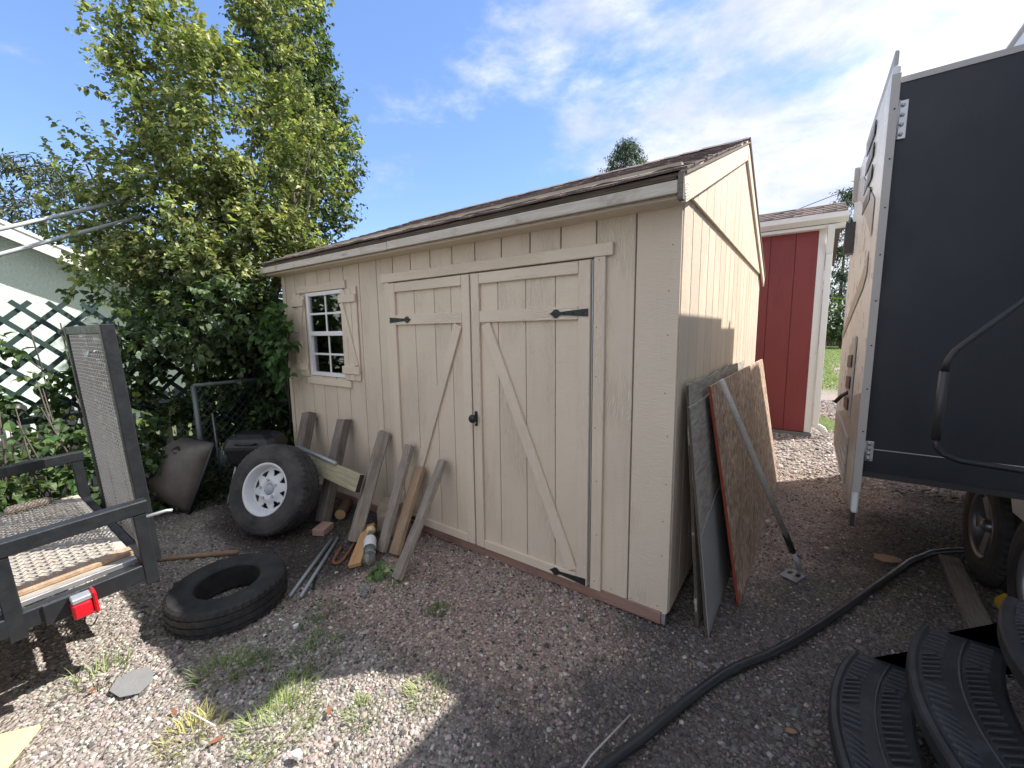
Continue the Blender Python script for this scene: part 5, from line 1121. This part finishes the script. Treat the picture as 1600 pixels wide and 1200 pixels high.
# far conifers: many short needle sprays
def conifer(name, label, base, height, rad, n, c_old, c_new, trunk=.12, shape='cone', spray=.5, zlo=.12):
    t = thing(name, base, label, 'tree', None); b_ = V(base); k = MB(); k.tube([b_, b_+V((0, 0, height*.97))], [trunk, .02], 8); k.obj('trunk', mt['bark'], t)
    u = rng.uniform(0, 1, n); z = height*(zlo+(1-zlo)*u); prof = (1-u)**.75 if shape == 'cone' else np.sqrt(np.clip(1-(2*u-1)**2, 0, 1))
    ang = rng.uniform(0, 2*np.pi, n); lob = .72+.28*np.sin(ang*5+z*2.1/height*6)*.6+rng.normal(0, .08, n); rr = rad*prof*lob*rng.uniform(.35, 1, n)**.5
    if shape == 'open': rr = rr*np.where(np.sin(z/height*38) > -.35, 1, .15)
    o_ = np.stack([np.cos(ang), np.sin(ang), np.zeros(n)], 1); p = np.array(base) + o_*rr[:, None] + np.array((0, 0, 1))*z[:, None]
    v, f, c = shoots(p, o_, 7, spray, .55 if shape != 'open' else .15, .1, (spray*.45, spray*.12), c_old, c_new, .35, .5); arrays_obj('crown', v, f, mt['needle'], t, c, False, 3); return t
conifer('evergreen_tree', 'blue green evergreen treetop showing above the shed roof', (-5.55, 14, 0), 8.55, 2.7, 1500, (.045, .075, .05), (.13, .17, .12), .15, 'cone', .34, .55)
conifer('juniper_tree', 'grey green juniper showing above the pale house roof', (-21.2, .6, 0), 7.2, 3.4, 1700, (.06, .08, .05), (.17, .18, .11), .2, 'round', .55, .3)
conifer('pine_tree', 'tall open pine in the distance between red building and travel trailer', (2.7, 46, 0), 13.5, 3.0, 900, (.05, .08, .055), (.11, .15, .09), .2, 'open', .8, .30)
bsh = thing('bush', (2.6, 38.5, 0), 'round green bush in front of the distant board fence', 'bush'); k = MB(); k.tube([(2.6, 38.5, 0), (2.6, 38.5, 1.2)], [.08, .04], 6); k.obj('stem', mt['bark'], bsh)
e4 = [((2.2, 38.5, 2.3), (1.6, 1.2, 1.5)), ((3.6, 38.7, 2.1), (1.3, 1.1, 1.2)), ((1.2, 38.7, 2.0), (1.1, 1.0, 1.2)), ((2.6, 38.5, 1.2), (1.3, 1.0, .8))]
pts, ov = crown_points(e4, 700, .4); v, f, c = shoots(pts, ov, 7, .5, .6, .2, (.22, .15), (.06, .10, .035), (.18, .24, .08), .3, .4); arrays_obj('foliage', v, f, mt['leaf'], bsh, c, False, 3)
# dead twiggy treetop behind the shed
dt = thing('bare_tree', (-7.3, 5.6, 0), 'bare twiggy treetop just above the shed roof', 'tree'); k = MB(); k.tube([(-7.3, 5.6, 0), (-7.3, 5.6, 2.6)], [.09, .05], 8); k.obj('trunk', mt['twig'], dt)
for i in range(26):
    a = random.uniform(-1.1, 1.1); b_ = random.uniform(-.6, .6); k = MB(); h = random.uniform(1.4, 2.55)*(1-.25*abs(a)); e = V((-7.3+a*1.1, 5.6+b_, 2.3+h)); m_ = V((-7.3, 5.6, 2.4)).lerp(e, .5)+V((random.uniform(-.15, .15), random.uniform(-.15, .15), .1)); k.tube([(-7.3, 5.6, 2.4), m_, e], [.03, .016, .005], 5); k.obj('twig', mt['twig'], dt)

# ------------------------------------------------------------------ weeds, litter and single stones on the gravel
def blades(n, rad, h, col_a, col_b, bend=1.1, w=.0024):
    a = rng.uniform(0, 2*np.pi, n); r = rad*np.sqrt(rng.uniform(0, 1, n))*.85; x = r*np.cos(a); y = r*np.sin(a); hh = h*.62*rng.uniform(.35, 1.15, n)
    da = a + rng.normal(0, .7, n); lean = bend*rng.uniform(.3, 1.3, n)*hh; dx = np.cos(da)*lean; dy = np.sin(da)*lean; px = -np.sin(da)*w; py = np.cos(da)*w; V_ = []
    for t in (0, .4, .75, 1.0):
        ww = (1-t)**.6 if t < 1 else .05; cx_ = x+dx*t**1.8; cy_ = y+dy*t**1.8; cz = hh*(t-.28*t*t)
        V_ += [np.stack([cx_+px*ww, cy_+py*ww, cz], 1), np.stack([cx_-px*ww, cy_-py*ww, cz], 1)]
    Vn = np.stack(V_, 1); F = (np.array([(0, 1, 3, 2), (2, 3, 5, 4), (4, 5, 7, 6)])[None] + (np.arange(n)*8)[:, None, None]).reshape(-1, 4)
    m_ = rng.uniform(0, 1, (n, 1)); c = (np.array(col_a)*(1-m_)+np.array(col_b)*m_)*np.exp(rng.normal(0, .2, (n, 1))); return Vn.reshape(-1, 3), F, np.repeat(c, 8, 0)
GA, GB = (.15, .22, .07), (.34, .40, .15); DA, DB = (.08, .14, .045), (.17, .24, .08); YA, YB = (.34, .33, .12), (.46, .42, .18)
for (x, y, n, r, h, ca, cb, lb) in (
    (-1.085, -.598, 110, .06, .07, DA, DB, 'small round tuft of dark grass alone on the pink gravel before the left door'),
    (-1.60, -1.46, 120, .13, .14, GA, GB, 'grass tuft at the shadow edge below the bare tyre'),
    (-1.50, -1.36, 90, .10, .11, DA, DB, 'dark grass tuft in the shade right of the shadow edge tuft'),
    (-1.36, -1.16, 150, .15, .10, DA, DB, 'dark broad weed patch in the shade in front of the bare tyre'),
    (-1.24, -1.33, 120, .11, .10, GA, GB, 'bright green grass tuft just inside the sunlit patch'),
    (-1.13, -1.45, 260, .17, .11, GA, GB, 'largest pale green grass tuft in the sunlit patch'),
    (-.745, -1.01, 110, .10, .09, GA, GB, 'grass tuft with pale stems at the right tip of the sunlit patch'),
    (-.89, -1.23, 90, .09, .08, GA, GB, 'small grass tuft in the middle of the sunlit gravel near the trailer shadow'),
    (-1.36, -1.66, 150, .12, .10, YA, YB, 'yellow dry grass tuft near the bottom edge'),
    (-1.20, -1.80, 60, .10, .07, YA, GB, 'thin dry grass tuft at the bottom edge'),
    (-2.05, -1.80, 60, .12, .16, DA, GB, 'long bladed weed in the dark shade under the utility trailer'),
    (-1.62, -.97, 60, .10, .08, DA, DB, 'low weed at the ends of the grey pipes'),
    (-1.48, -.60, 40, .05, .05, GA, GB, 'tiny weed at the foot of the lone grey board'),
    (-1.55, -1.08, 40, .08, .07, DA, DB, 'sparse weed between the bare tyre and the weed patch')):
    v, f, c = blades(n, r, h, ca, cb); o = arrays_obj('grass_tuft', v + np.array((x, y, gz(np.array([x]), np.array([y]))[0])), f, mt['grass'], None, c); tag(o, lb, 'grass tuft', 'grass tufts on the gravel')
bw = thing('broadleaf_weed', (-1.63, -.58, 0), 'pale green broad leaved weed before the brown board', 'weed')
pw_ = np.array((-1.63, -.585, .02)) + rng.normal(0, 1, (16, 3))*np.array((.025, .035, .015)); pw_[:, 2] = np.abs(pw_[:, 2])+.015
v, f, c = shoots(pw_, rng.normal(0, 1, (16, 3)), 4, .05, .5, .4, (.042, .036), (.15, .24, .09), (.28, .38, .16), .3, .3); arrays_obj('leaves', v, f, mt['leaf'], bw, c, False, 3)
# grass beyond the shed by the red building
n = 5200; gx_ = rng.uniform(-.1, 2.6, n); gy_ = rng.uniform(3.4, 9.0, n); kk = (regions(gx_, gy_)[4] > .35); gx_, gy_ = gx_[kk], gy_[kk]
v, f, c = blades(len(gx_), .001, .05, (.13, .20, .05), (.28, .34, .11), .6, .006); v = v + np.repeat(np.stack([gx_, gy_, gz(gx_, gy_)], 1), 8, 0)
tag(arrays_obj('grass', v, f, mt['grass'], None, c), 'patchy short grass growing around the red building', 'grass', kind='stuff')
n = 7000; gx_ = rng.uniform(.2, 1.0, n); gy_ = 9+31*rng.uniform(0, 1, n)**1.3; gx_ = .6+(gy_-5)*.045+rng.uniform(-.6, 1.0, n)*(1+gy_*.02); kk = (regions(gx_, gy_)[4] > .35); gx_, gy_ = gx_[kk], gy_[kk]
v, f, c = blades(len(gx_), .001, .11, (.14, .20, .055), (.32, .36, .13), .6, .016); v = v + np.repeat(np.stack([gx_, gy_, 0*gx_], 1), 8, 0)
tag(arrays_obj('grass', v, f, mt['grass'], None, c), 'field grass in the distance in front of the board fence', 'grass', kind='stuff')
def flake(nm, lb, cat, x, y, s, m_, rz, grp, th=.004, asp=.6):
    k = MB(); n = 8; pts = [(s*math.cos(2*math.pi*i/n)*random.uniform(.7, 1.1), s*asp*math.sin(2*math.pi*i/n)*random.uniform(.7, 1.1)) for i in range(n)]
    k.prism(pts, (1,0,0), (0,1,0), (0,0,1), (0,0,0), th); tag(k.obj(nm, mt[m_], None, Matrix.Translation((x, y, .016)) @ Matrix.Rotation(rz, 4, 'Z') @ Matrix.Rotation(R(5), 4, 'X')), lb, cat, grp)
flake('wood_chip', 'tan wood chip on dark gravel between the hose and the trailer wheels', 'wood chip', 1.03, 1.46, .085, 'brown_wood', .4, 'wood chips by the hose')
flake('wood_chip', 'small tan wood chip on dark gravel just above the lowest step', 'wood chip', .80, .27, .035, 'brown_wood', 1.2, 'wood chips by the hose')
flake('wood_chip', 'small pale chip on dark gravel left of the lowest step', 'wood chip', .545, -.33, .022, 'wax', .2, 'wood chips by the hose')
flake('white_stone', 'white stone at the bottom edge of the sunlit gravel', 'stone', -.92, -1.47, .022, 'white_paint', .4, 'pale stones', .018, .7)
flake('white_stone', 'pale stone just below the bare tyre', 'stone', -1.60, -1.13, .016, 'white_paint', 1.4, 'pale stones', .014, .7)
for i, (x, y, lb) in enumerate(((-1.52, -1.67, 'reddish dry leaf on the sunlit gravel right of the flat slate'), (-1.24, -1.62, 'reddish dry leaf under the largest grass tuft'), (-1.0, -1.30, 'reddish dry leaf in the middle of the sunlit patch'), (-1.56, -.98, 'reddish dry leaf in the shade behind the weed patch'), (-1.95, -1.84, 'reddish dry leaf left of the flat slate'))): flake('dry_leaf', lb, 'leaf', x, y, .022, 'rust', i*1.3, 'dry leaves on the gravel', .002, .45)
k = MB(); k.tube([(-1.30, -1.60, .025), (-1.50, -1.645, .022)], .0026, 6); tag(k.obj('thin_stick', mt['label_white'], None), 'thin pale stick lying on the sunlit gravel', 'stick')
k = MB(); k.tube([(.02, -.62, .02), (-.04, -.86, .022), (-.05, -.95, .02)], .004, 6); tag(k.obj('thin_stick', mt['wood_handle'], None), 'thin pale stick on the dark gravel left of the hose', 'stick')
